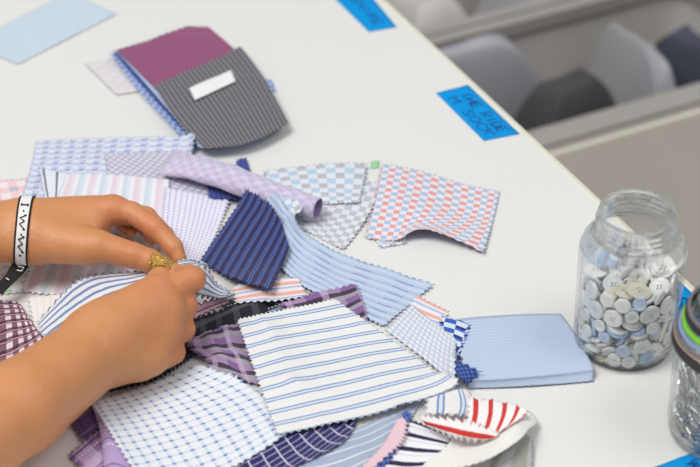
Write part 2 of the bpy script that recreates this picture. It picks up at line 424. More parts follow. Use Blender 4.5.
# ================================================================== fabrics (cm patterns)
LB = 'c3d6f0'
def bgfab():
    g = {}
    g['skyblue'] = fabric('sky_blue_fine_stripe', 'cddbe8', [('s', 90, .42, 0, .10, 'b4cae4', .7)])
    g['maroon'] = fabric('maroon_twill', '95537a', [('s', 90, .22, 0, .08, '8a3a68', .5), ('s', 0, .3, 0, .08, '9a4b74', .3)])
    g['charcoal'] = fabric('charcoal_pinstripe', '5e5c66', [('s', 0, .42, 0, .13, 'a19d9f', .8), ('s', 90, .2, 0, .06, '3c3b45', .4)])
    g['denim'] = fabric('blue_check_layer', 'b7cdf0', [('k', .4, .4, '5f7cc4', .8)])
    g['navyl'] = fabric('navy_layer', '34408c', [('s', 0, .4, 0, .1, '5663b4', .7)])
    g['paleblue'] = fabric('pale_blue_layer', 'c8daf5', [('s', 0, .5, 0, .2, 'a9c2ec', .7)])
    g['palepink'] = fabric('pale_pink_white', 'e3dfe2', [('k', .7, .7, 'd8ccd6', .4)])
    g['lavcheck'] = fabric('lavender_blue_diamond', 'dfe2ee', [('k', .62, .46, 'b7c3e2', .8), ('d', 1.24, .92, .5, .30, .0, .02, '8583b8', .75)])
    g['peach'] = fabric('peach_grey_check', 'efe3ea', [('k', .8, .8, 'f0c3c4', .75), ('d', 1.6, 1.6, .8, .7, 0, 0, '8f9bb5', .6)])
    g['greycheck'] = fabric('grey_lilac_check', 'd9d6e6', [('s', 45, .55, 0, .16, '9d98ae', .65), ('s', 135, .55, 0, .16, '9d98ae', .65)])
    g['wide'] = fabric('pink_blue_wide_stripe', 'eaebf1', [('s', 0, 2.1, 0, .45, 'e4ccd9', .8), ('s', 0, 2.1, 1.05, .45, 'c9d7e4', .85), ('s', 0, 2.1, 1.55, .07, 'dab3cf', .8), ('s', 0, 2.1, .5, .07, 'b0cbe6', .8)])
    g['graph'] = fabric('white_lilac_graph_check', 'f0eff9', [('s', 0, .36, 0, .10, 'bcb4dc', .7), ('s', 90, .36, 0, .10, 'bcb4dc', .7)])
    g['lav'] = fabric('lavender_dotted', 'c9bddb', [('d', 1.1, 1.0, .6, .5, 0, 0, 'dedaea', .8), ('d', 1.1, 1.0, .6, .5, .55, .5, 'dcd6e8', .6), ('s', 90, .24, 0, .06, 'b5a6cf', .5)], sheen=.5)
    g['lavback'] = fabric('lavender_reverse', '9f86b8', [])
    g['bigcheck'] = fabric('grey_blue_white_check', 'dfe3ea', [('k', .68, .52, 'bcbcc4', .9)])
    g['bigcheck2'] = fabric('blue_grey_white_check', 'dfe4ec', [('d', 1.44, 1.3, .72, .65, 0, 0, 'b2cbe2', .9), ('d', 1.44, 1.3, .72, .65, .72, .65, 'b9bac2', .95)])
    g['coral'] = fabric('coral_blue_check', 'e6e4ec', [('d', 1.24, .92, .62, .46, 0, 0, 'e58f88', .85), ('d', 1.24, .92, .62, .46, .62, .46, 'a5bbdb', .85)])
    g['coralback'] = fabric('coral_reverse', 'a79fc0', [('k', .66, .5, '8b86ad', .7)])
    g['ltstripe'] = fabric('light_blue_streak_stripe', 'bccde6', [('s', 90, .85, 0, .12, '8099c2', .5), ('s', 90, .85, .45, .12, 'd2deee', .8), ('s', 90, .85, .24, .07, 'cbb4bf', .5), ('d', 3.1, .85, 1.3, .16, 0, .02, '6f8fc6', .7)])
    g['navyst'] = fabric('navy_with_blue_stripe', '2f2b58', [('s', 0, .9, 0, .13, '5d78bb', .75), ('s', 0, .9, .25, .13, '5d78bb', .75), ('d', .9, .2, .30, .1, .25, 0, '38508f', .8)])
    g['peachst'] = fabric('peach_blue_stripe', 'efe6ea', [('s', 90, 1.1, 0, .36, 'eba893', .85), ('s', 90, 1.1, .55, .2, '9db4de', .8)])
    g['darkpl'] = fabric('dark_green_grey_plaid', '35383f', [('s', 0, 1.9, 0, .7, '8d9a86', .7), ('s', 90, 1.6, 0, .5, '1c1d24', .8), ('d', .3, 1.9, .15, .12, 0, 0, 'e4e6ee', .9), ('s', 90, 1.6, .9, .3, '9db2d2', .7)])
    g['black'] = fabric('black_grey_shirting', '26272e', [('s', 0, 1.4, 0, .5, '4c4f59', .7), ('s', 90, 1.8, 0, .3, '5c5f68', .6)], sheen=.1)
    g['purplepl'] = fabric('purple_black_plaid', 'a58bb0', [('s', 0, 2.6, 0, 1.2, '7d4f94', .75), ('s', 90, 1.5, 0, .42, 'a5a3a8', .8), ('s', 90, 1.5, .45, .42, '2b282e', .88), ('s', 0, 2.6, 1.5, .5, 'cbb2d2', .5)], sheen=.4)
    g['bluest'] = fabric('white_double_blue_stripe', 'e9e9e8', [('s', 90, 1.30, 0, .42, 'd3deec', .9), ('s', 90, 1.30, 0, .12, '7894c6', 1), ('s', 90, 1.30, -.32, .12, '7894c6', 1)], sheen=.1)
    g['dotgrid'] = fabric('white_blue_dotted_grid', 'e9ecf1', [('s', 0, .80, 0, .22, 'c6d6ec', .7), ('s', 90, .66, 0, .15, 'c6d6ec', .8), ('d', .80, .66, .26, .14, .02, 0, '4a69b0', .9)], sheen=.1)
    g['navywin'] = fabric('navy_windowpane', '2a2765', [('s', 45, .85, 0, .08, 'd6d5e6', 1), ('s', 135, .85, 0, .08, 'd6d5e6', 1)])
    g['greyblue'] = fabric('grey_blue_white_stripe', 'aab6cb', [('s', 90, 1.15, 0, .15, 'f0f2f8', 1), ('s', 90, .2, 0, .06, '93a6ca', .5)])
    g['pink'] = fabric('pink_chambray', 'e6c3ce', [('s', 90, .2, 0, .06, 'f7dbe2', .5)])
    g['navych'] = fabric('navy_blue_micro_check', '2c3f86', [('k', .3, .3, '5a86cf', .8)])
    g['whitenavy'] = fabric('white_navy_stripe', 'f1f0f4', [('s', 90, 1.25, 0, .36, '2b2647', 1), ('s', 90, 1.25, .62, .08, 'bdb9cf', .6)])
    g['red'] = fabric('white_red_stripe', 'f4f0ee', [('s', 0, .95, 0, .32, 'cf3c38', 1)], sheen=.1)
    g['redlobe'] = fabric('white_red_stripe_turned', 'f7f3f0', [('s', 90, 1.6, .95, .42, 'd63a34', 1)], sheen=.1)
    g['cream'] = fabric('plain_cream_cloth', 'f1efe9', [('s', 0, .5, 0, .2, 'e6e4e2', .6)])
    g['khaki'] = fabric('grey_khaki_satin', 'a4a49b', [('s', 0, 2.3, 0, 1.1, 'bfc2c6', .8), ('s', 90, .3, 0, .1, '8a8a80', .4)], rough=.5)
    g['chambray'] = fabric('light_blue_chambray', 'bccce3', [('s', 90, .2, 0, .06, 'ccd9ec', .7), ('s', 0, .2, 0, .06, 'adc2e0', .6)], sheen=.1)
    g['gingham'] = fabric('white_grey_gingham', 'e6e8ec', [('s', 0, .5, 0, .20, 'b4c0da', .6), ('s', 90, .5, 0, .20, 'b4c0da', .6)])
    g['bluecheck'] = fabric('blue_white_check', 'd8e2f4', [('k', .68, .62, '3060bd', 1), ('d', 1.36, 1.24, .68, .31, .68, .0, '1c2b6e', 1)])
    g['navydot'] = fabric('navy_dotted_blue', '4a69b3', [('k', .26, .24, '232c66', .9)])
    g['peachw'] = fabric('peach_white_wide_stripe', 'eceaf0', [('s', 90, 1.25, 0, .42, 'f0a79b', .85), ('s', 90, 1.25, .62, .25, '9dbbe4', .8)])
    g['held'] = fabric('white_blue_stripe_held', 'e3e5ea', [('s', 90, .36, 0, .14, '6480b2', .9)], sheen=.1)
    g['heldback'] = fabric('striped_reverse', 'cfc8d4', [('s', 90, .36, 0, .14, '8382a4', .7)], sheen=.1)
    g['maroongh'] = fabric('maroon_gingham', 'e2d3dc', [('s', 0, 1.0, 0, .5, '5d2140', .85), ('s', 90, .9, 0, .46, '421c30', .85), ('s', 90, .9, .62, .1, 'e0a6b8', .8)])
    g['rose'] = fabric('rose_thin_stripe', 'c79aae', [('s', 90, .5, 0, .09, '3f2c48', .9), ('s', 90, .5, .25, .07, 'ecd5de', .8)])
    g['lilacpl'] = fabric('lilac_plaid', 'c9a9d8', [('s', 0, 2.6, 0, 1.1, '87569c', .75), ('s', 90, 2.4, 0, .14, '2b2240', .95), ('s', 90, 2.4, .28, .10, '2b2240', .85), ('s', 90, 2.4, 1.2, .7, 'e0cdea', .5), ('d', .32, 2.6, .16, .16, 0, 1.2, 'e9e6f2', .9)], sheen=.4)
    g['deeppl'] = fabric('deep_purple_plaid', '4d2f67', [('s', 0, 1.3, 0, .14, '19132b', .9), ('s', 90, 1.6, 0, .12, '8e7ba8', .8)], sheen=.3)
    g['satin'] = fabric('lilac_satin', 'b79fd2', [('d', .34, 2.2, .17, .2, 0, 0, 'eeebf6', .9), ('s', 90, 2.2, .5, .12, '4e3f6e', .8)], rough=.45, sheen=.5)
    g['florgreen'] = fabric('pale_green_pink_print', 'e6e9ec', [('d', 1.3, 1.1, .6, .4, 0, 0, '8fd08a', .8), ('d', 1.5, 1.3, .5, .5, .8, .6, 'eebfd4', .8)])
    g['darkfringe'] = fabric('white_dark_line', 'e3e6f1', [('s', 0, .95, 0, .16, '40465c', .9)])
    g['whitelace'] = fabric('white_textured_cloth', 'efeeec', [('k', .12, .12, 'e3e1e0', .8)], bump=.8)
    return g
G = bgfab()

# ================================================================== background swatches
swatch('plain light blue swatch lying alone in the top left corner', G['skyblue'], quad((68, -8), (118, 14), (18, 65), (-34, 44)), wrinkle=.6)
swatch('pale pink white scrap poking out left of the maroon swatch', G['palepink'], quad((83, 64), (122, 58), (140, 92), (116, 96)), wrinkle=2)
swatch('small blue check scrap sticking out right of the charcoal pinstripe swatch', G['denim'], quad((240, 80), (272, 80), (277, 92), (245, 96)), wrinkle=1.5)
swatch('navy swatch, lowest layer under the maroon swatch', G['navyl'], [[(112, 56), (170, 44), (226, 50)], [(150, 99), (200, 90), (262, 90)], [(194, 145), (234, 138), (270, 124)]], wrinkle=1)
swatch('blue and white check swatch, only its edge showing under the maroon swatch', G['denim'], [[(109, 54), (170, 41), (228, 45)], [(144, 98), (200, 88), (262, 86)], [(192, 149), (240, 142), (276, 123)]], wrinkle=1, gap=2.5)
swatch('dark navy swatch edge sandwiched in the stack under the maroon swatch', G['navyl'], [[(112, 52), (170, 40), (228, 44)], [(149, 94), (200, 86), (262, 84)], [(198, 147), (240, 138), (276, 120)]], wrinkle=1, gap=2.5)
swatch('pale blue swatch edge directly beneath the charcoal pinstripe swatch', G['paleblue'], [[(114, 51), (170, 40), (228, 44)], [(151, 91), (200, 84), (262, 82)], [(200, 150), (244, 145), (282, 124)]], wrinkle=1, gap=2.5)
swatch('deep maroon swatch partly covered by the charcoal pinstripe swatch', G['maroon'],
       [[(115, 50, 1), (150, 40, 1), (187, 27, 2), (208, 28, 2), (234, 50, 0)], [(135, 69, 1), (170, 62, 1), (206, 54, 2), (228, 54, 1), (246, 66, 0)], [(158, 92, 0), (190, 92, 0), (226, 84, 0), (244, 82, 0), (262, 84, 0)]], wrinkle=.6, gap=1.5, lin=True)
swatch('charcoal grey pinstripe swatch carrying a small white sticker', G['charcoal'],
       [[(153, 85, 1), (196, 67, 1.5), (241, 47, 2)], [(176, 120, 2), (222, 100, 2), (266, 80, 1)], [(205, 150, 0), (250, 144, 0), (290, 125, 0)]], wrinkle=1.2, gap=2)
M_STICK = plain('sticker_white', 'efeef0', rough=.6, noise=.1, nscale=80)
p = patch(quad((189, 88), (231, 70), (236, 81), (195, 100)), pink='0000', wrinkle=0, gap=1.4, step=2.5, soften=6)
o = finish_cloth('sticker', [p], M_STICK, None, .2); tag(o, 'small blank white sticker on the charcoal pinstripe swatch', 'sticker')

# ================================================================== the pile, bottom to top
S = swatch
S('peach and grey check swatch at the far left behind the wristband', G['peach'], quad((-40, 184), (27, 178), (48, 232), (-40, 240)), wrinkle=1)
S('lavender blue diamond check swatch at the back left of the pile', G['lavcheck'], [[(36, 141), (110, 138), (197, 137)], [(30, 168), (105, 168), (190, 168)], [(20, 203), (100, 205), (182, 206)]], wrinkle=1.5)
S('small swatch edge with dark fringe lines at the left of the diamond check', G['darkfringe'], quad((37, 167), (78, 176), (66, 204), (46, 206)), wrinkle=2)
S('grey lilac crosshatch swatch behind the left hand', G['greycheck'], quad((104, 154), (186, 151), (236, 204), (112, 212)), wrinkle=1.5)
S('pale blue check swatch peeking from beneath the coral check swatch', G['bigcheck2'], quad((352, 200), (400, 196), (408, 244), (380, 249)), wrinkle=1)
S('grey and white check swatch in the middle back of the pile', G['bigcheck'], [[(288, 182), (340, 180), (386, 184)], [(272, 205), (322, 214), (366, 222)], [(262, 216), (306, 232), (344, 252)]], wrinkle=2)
S('blue, grey and white check swatch overlapping the grey check one', G['bigcheck2'], [[(262, 171), (314, 165), (369, 163)], [(270, 190), (318, 186), (364, 188)], [(282, 206), (322, 205), (360, 204)]], wrinkle=1.5)
S('coral and blue check swatch with an arched front edge, rightmost at the back', G['coral'],
  [[(381, 163, 0), (420, 170, 1), (462, 183, 1), (501, 191, 0)], [(374, 200, 0), (412, 205, 5), (454, 217, 3), (494, 222, 0)], [(364, 238, 0), (402, 236, 5), (440, 236, 10), (452, 250, 1), (487, 254, 0)][:1]+[(398, 240, 1), (424, 231, 11), (486, 254, 0)]], back=G['coralback'], wrinkle=.8)
S('pale green and pink printed swatch under the black strap of the wristband', G['florgreen'], quad((-40, 246), (26, 246), (34, 292), (-40, 300)), wrinkle=1)
S('white swatch with wide pink and blue stripes beneath the left hand', G['wide'],
  [[(66, 174), (118, 175), (171, 179)], [(48, 222), (108, 228), (166, 236)], [(20, 292), (88, 300), (160, 306)]], wrinkle=1.5)
S('plain cream swatch showing between the maroon gingham and the held stripes', G['cream'], quad((26, 296), (74, 294), (66, 330), (36, 344)), wrinkle=1)
S('white and lilac graph check swatch right of the left hand', G['graph'], [[(164, 188), (200, 194), (231, 200)], [(160, 225), (192, 232), (216, 238)], [(156, 268), (180, 272), (196, 274)]], wrinkle=1.5)
S('navy scrap showing beneath the lavender roll', G['navyl'], quad((205, 178), (246, 172), (262, 204), (208, 199)), wrinkle=1)
S('small navy triangle scrap behind the lavender roll', G['navyl'], quad((236, 160), (246, 158), (254, 182), (232, 182)), wrinkle=1, pink='1010')

# lavender roll
def roll():
    nu, nv = 60, 44
    A = P([170, 212, 262, 318], [163, 172, 190, 209], [1.1, 1.5, 1.7, 1.35])
    ax = spline1(A, np.linspace(0, 1, nu)); V = []; U = []
    for i in range(nu):
        t = i/(nu-1); d = ax[min(i+1, nu-1)]-ax[max(i-1, 0)]; d[2] = 0; d /= np.linalg.norm(d); s = np.array([-d[1], d[0], 0])
        rw = .0175*(1-t)+.0098*t; rh = .0045+.0047*min(1, t*2.2)
        for j in range(nv):
            q = j/(nv-1); a = math.radians(-65+q*345); g = 1-.22*max(0, q-.8)/.2
            V.append(ax[i]+s*(-math.cos(a)*rw*g)+np.array([0, 0, math.sin(a)*rh*g+.0006*math.sin(i*.5+j*.3)])); U.append((50+t*13, 50+q*8))
    F = [(i*nv+j, i*nv+j+1, (i+1)*nv+j+1, (i+1)*nv+j) for i in range(nu-1) for j in range(nv-1)]
    V = np.array(V)
    me = mesh('fabric_swatch', V, F, U); me.flip_normals(); o = link('fabric_swatch', me, [G['lav'], G['lavback']])
    m = o.modifiers.new('t', 'SOLIDIFY'); m.thickness = .0004; m.offset = -1; m.material_offset = 1
    tag(o, 'dotted lavender swatch rolled into a tube across the back of the pile', 'fabric swatch', 'fabric swatches on the white table')
    V = V.reshape(nu, nv, 3)
    X = V[..., 0].ravel(); Y = V[..., 1].ravel(); Z = V[..., 2].ravel()-TT
    i = ((X-X0)/RES).astype(int); j = ((Y-Y0)/RES).astype(int)
    for a in (-1, 0, 1):
        for b in (-1, 0, 1): np.maximum.at(H, (i+a, j+b), (Z-.004).astype(np.float32))
roll()
S('dark plaid swatch with dotted white lines between the peach scrap and striped swatch', G['darkpl'], quad((212, 300), (268, 286), (336, 304), (262, 338)), wrinkle=3, wl=3)
S('crumpled black and grey swatch under the right fist', G['black'], [[(104, 384), (150, 345), (200, 318), (262, 298)], [(98, 396), (165, 380), (205, 352), (272, 318)]], wrinkle=6, wl=3)
swatch('tiny green scrap between the grey check and coral check swatches', fabric('leaf_green', '9fd6a4'), quad((371, 161), (380, 160), (379, 168), (370, 169)), wrinkle=.3, step=1.5)
S('small pale blue scrap curling over the end of the lavender roll', G['bigcheck2'], quad((276, 196), (296, 188), (304, 212), (286, 222)), wrinkle=2)
S('light blue swatch with streaky stripes fanning out to the right of the pile', G['ltstripe'],
  [[(272, 190, 0), (290, 214, 0), (318, 242, 1), (372, 264, 1), (436, 286, 0)], [(262, 212, 0), (282, 240, 1), (312, 268, 2), (360, 290, 1), (410, 306, 0)], [(258, 240, 0), (274, 262, 0), (300, 286, 1), (342, 308, 1), (384, 329, 0)]], wrinkle=2.5, wl=4)
S('peach and blue striped scrap under the navy striped swatch', G['peachst'], [[(232, 287), (268, 280), (299, 277)], [(233, 297), (270, 291), (304, 287)], [(234, 306), (272, 303), (309, 298)]], wrinkle=1.5)
S('navy swatch with lighter blue ribbon stripes behind the pinched cloth', G['navyst'],
  [[(245, 193, 1), (273, 211, 2), (290, 248, 1)], [(222, 227, 1), (252, 246, 3), (282, 270, 2)], [(199, 261, 1), (232, 281, 5), (272, 292, 4)]], wrinkle=1.2)
S('peach, white and blue wide striped scrap at the right edge of the pile', G['peachw'], quad((415, 295), (450, 311), (444, 332), (402, 318)), wrinkle=1)
S('folded light blue chambray swatch next to the button jar', G['chambray'],
  [[(450, 320, .25), (505, 315, .3), (561, 314, .25)], [(458, 350, .55), (520, 345, .6), (578, 338, .5)], [(465, 376, .8), (530, 372, .85), (592, 364, .8)], [(467, 382, .6), (530, 379, .6), (594, 372, .55)], [(467, 389, .1), (530, 387, .1), (593, 382, .1)]], mode='abs', wrinkle=.5, pink='0110')
S('navy dotted blue scrap with a pinked corner in front of the chambray', G['navydot'], [[(452, 357, 1.3), (468, 364, 1.3), (483, 372, 1.2)], [(450, 374, 1.2), (461, 380, 1.1), (467, 388, .6)]], mode='abs', wrinkle=.6)
S('small blue and navy check swatch beside the folded blue chambray', G['bluecheck'], [[(441, 316), (456, 319), (472, 325)], [(438, 334), (452, 338), (465, 344)], [(446, 358), (451, 362), (455, 366)]], wrinkle=.6, tooth=.6)
S('white and pale grey gingham swatch right of the large striped swatch', G['gingham'], [[(412, 304), (434, 322), (457, 339)], [(398, 318), (426, 340), (456, 362)], [(384, 330), (420, 358), (456, 388)]], wrinkle=1)
S('white textured cloth under the right forearm at the bottom left', G['whitelace'], quad((30, 405), (100, 405), (120, 500), (0, 500)), wrinkle=3)
S('maroon and white gingham swatch at the left edge below the wristband strap', G['maroongh'],
  [[(-60, 306, 1), (-20, 302, 2), (12, 301, 3), (22, 308, 1)], [(-60, 345, 1), (-18, 338, 4), (18, 328, 2), (34, 326, 1)], [(-60, 400, 0), (-20, 392, 1), (20, 372, 2), (50, 345, 0)]], wrinkle=3, wl=3)
S('lilac plaid swatch with dark lines at the bottom left', G['lilacpl'], quad((66, 456), (106, 426), (150, 462), (112, 502)), wrinkle=2.5)
S('deep purple plaid scrap just below the right forearm', G['deeppl'], quad((60, 414), (92, 398), (106, 424), (84, 444)), wrinkle=1.5)
S('shiny lilac fold with a dotted line beside the blue dotted grid swatch', G['satin'], [[(92, 408, 0), (102, 408, 2), (112, 420, 0)], [(100, 438, 0), (110, 436, 4), (126, 448, 0)], [(104, 490, 0), (118, 485, 3), (150, 490, 0)]], wrinkle=1)
S('light blue swatch with thin white lines under the pinked edge of the blue stripes', G['greyblue'],
  [[(318, 440), (372, 422), (424, 398)], [(300, 462), (356, 448), (412, 420)], [(282, 490), (338, 480), (392, 455)]], wrinkle=2)
S('white swatch with navy bars at the bottom, left of the red stripes', G['whitenavy'], [[(402, 417), (424, 424), (452, 436)], [(388, 445), (418, 450), (446, 452)], [(370, 478), (404, 480), (440, 470)]], wrinkle=1.5)
S('navy and blue micro check strip beside the thin pink one', G['navych'], [[(403, 411), (408, 411), (413, 413)], [(390, 436), (396, 440), (402, 444)], [(366, 470), (372, 474), (378, 478)]], wrinkle=.6)
S('thin pink strip with pinked edges at the bottom centre', G['pink'], [[(397, 420), (402, 417), (408, 420)], [(386, 438), (395, 436), (407, 440)], [(375, 452), (384, 451), (392, 454)], [(352, 476), (358, 476), (364, 478)]], wrinkle=.6)
S('grey khaki satin scrap at the bottom edge below the red stripes', G['khaki'], [[(500, 446, 6), (520, 437, 10), (533, 437, 6)], [(490, 466, 2), (512, 462, 4), (534, 458, 2)], [(470, 490), (505, 490), (532, 490)]], wrinkle=1)
S('plain cream cloth curling out from under the red stripes', G['cream'], [[(452, 437, 0), (480, 430, 0), (522, 411, 1), (538, 424, 1)], [(438, 453, 0), (470, 447, 3), (504, 438, 8), (527, 434, 6)], [(398, 482, 0), (440, 473, 3), (480, 464, 10), (512, 446, 12)]], wrinkle=1, pink='0111')
S('navy swatch with white windowpane lines at the bottom', G['navywin'], [[(268, 436), (318, 424), (364, 408)], [(246, 458), (302, 448), (354, 430)], [(222, 486), (284, 472), (344, 444)]], wrinkle=1.5)
S('pleated purple and black plaid swatch left of the large striped swatch', G['purplepl'],
  [[(192, 340, 1), (212, 333, 4), (236, 326, 2), (262, 326, 0)], [(186, 350, 0), (218, 347, 6), (240, 345, 1), (276, 345, 0)], [(204, 360, 0), (228, 362, 5), (250, 366, 1), (284, 366, 0)], [(206, 372, 0), (232, 380, 2), (262, 387, 0), (300, 392, 0)]], wrinkle=5, wl=2.0)
S('purple and black plaid swatch sticking out above the large striped swatch', G['purplepl'],
  [[(276, 304, 1), (316, 294, 3), (357, 283, 2)], [(290, 320), (330, 316), (364, 302, 1)], [(305, 338), (340, 334), (370, 328)]], wrinkle=2, wl=3)
S('large white swatch with a blue dotted grid in front of the right fist', G['dotgrid'],
  [[(89, 403, 0), (142, 386, 1), (198, 364, 2)], [(112, 440, 0), (182, 424, 1), (264, 395, 0)], [(150, 500, 0), (220, 476, 0), (292, 432, 0)]], wrinkle=1.8, wl=8, gap=1.2)
S('largest white swatch with double blue stripes, on top of the pile', G['bluest'], {'patches': [
  ([[(236, 320, 2), (285, 310, 4), (336, 299, 2)], [(255, 376, 1), (322, 360, 3), (402, 346, 2)], [(276, 436, 1), (366, 418, 3), (462, 389, 6)]], dict(wrinkle=1.6, wl=9, gap=1.2)),
  ([[(424, 400, 1.2), (446, 393, 1.7), (462, 389, 1.9), (471, 394, 1.6)], [(424, 408, .9), (446, 406, 1.2), (466, 404, 1.3), (474, 404, 1.2)], [(424, 416, .7), (444, 417, .8), (462, 419, .8), (473, 416, .7)]], dict(mode='abs', rot=True, wrinkle=.4, pink='0111'))]})
S('white swatch with bold red stripes, fanned and curled over', G['red'], {'patches': [
  ([[(466, 400, 1.2), (484, 398, 1.3), (500, 400, 1.5), (516, 404, 1.7), (531, 411, 1.9)], [(466, 412, 1.4), (484, 413, 1.5), (499, 416, 1.5), (512, 418, 1.5), (520, 421, 1.5)], [(464, 426, 1.2), (480, 430, 1.2), (492, 436, 1.1), (500, 438, .9), (508, 434, .9)]], dict(mode='abs', wrinkle=.3, uvoff=(.9, 0))),
  ([[(414, 414, 1.2), (436, 415, 1.6), (466, 418, 1.9), (496, 430, 1.7)], [(422, 421, 1.1), (444, 426, 1.6), (472, 432, 1.8), (499, 437, 1.5)], [(428, 428, .7), (448, 438, 1.0), (470, 444, 1.1), (492, 443, 1.0)]], dict(mode='abs', wrinkle=.3, rot=True, pink='1100', uvoff=(.62, 0)))]})
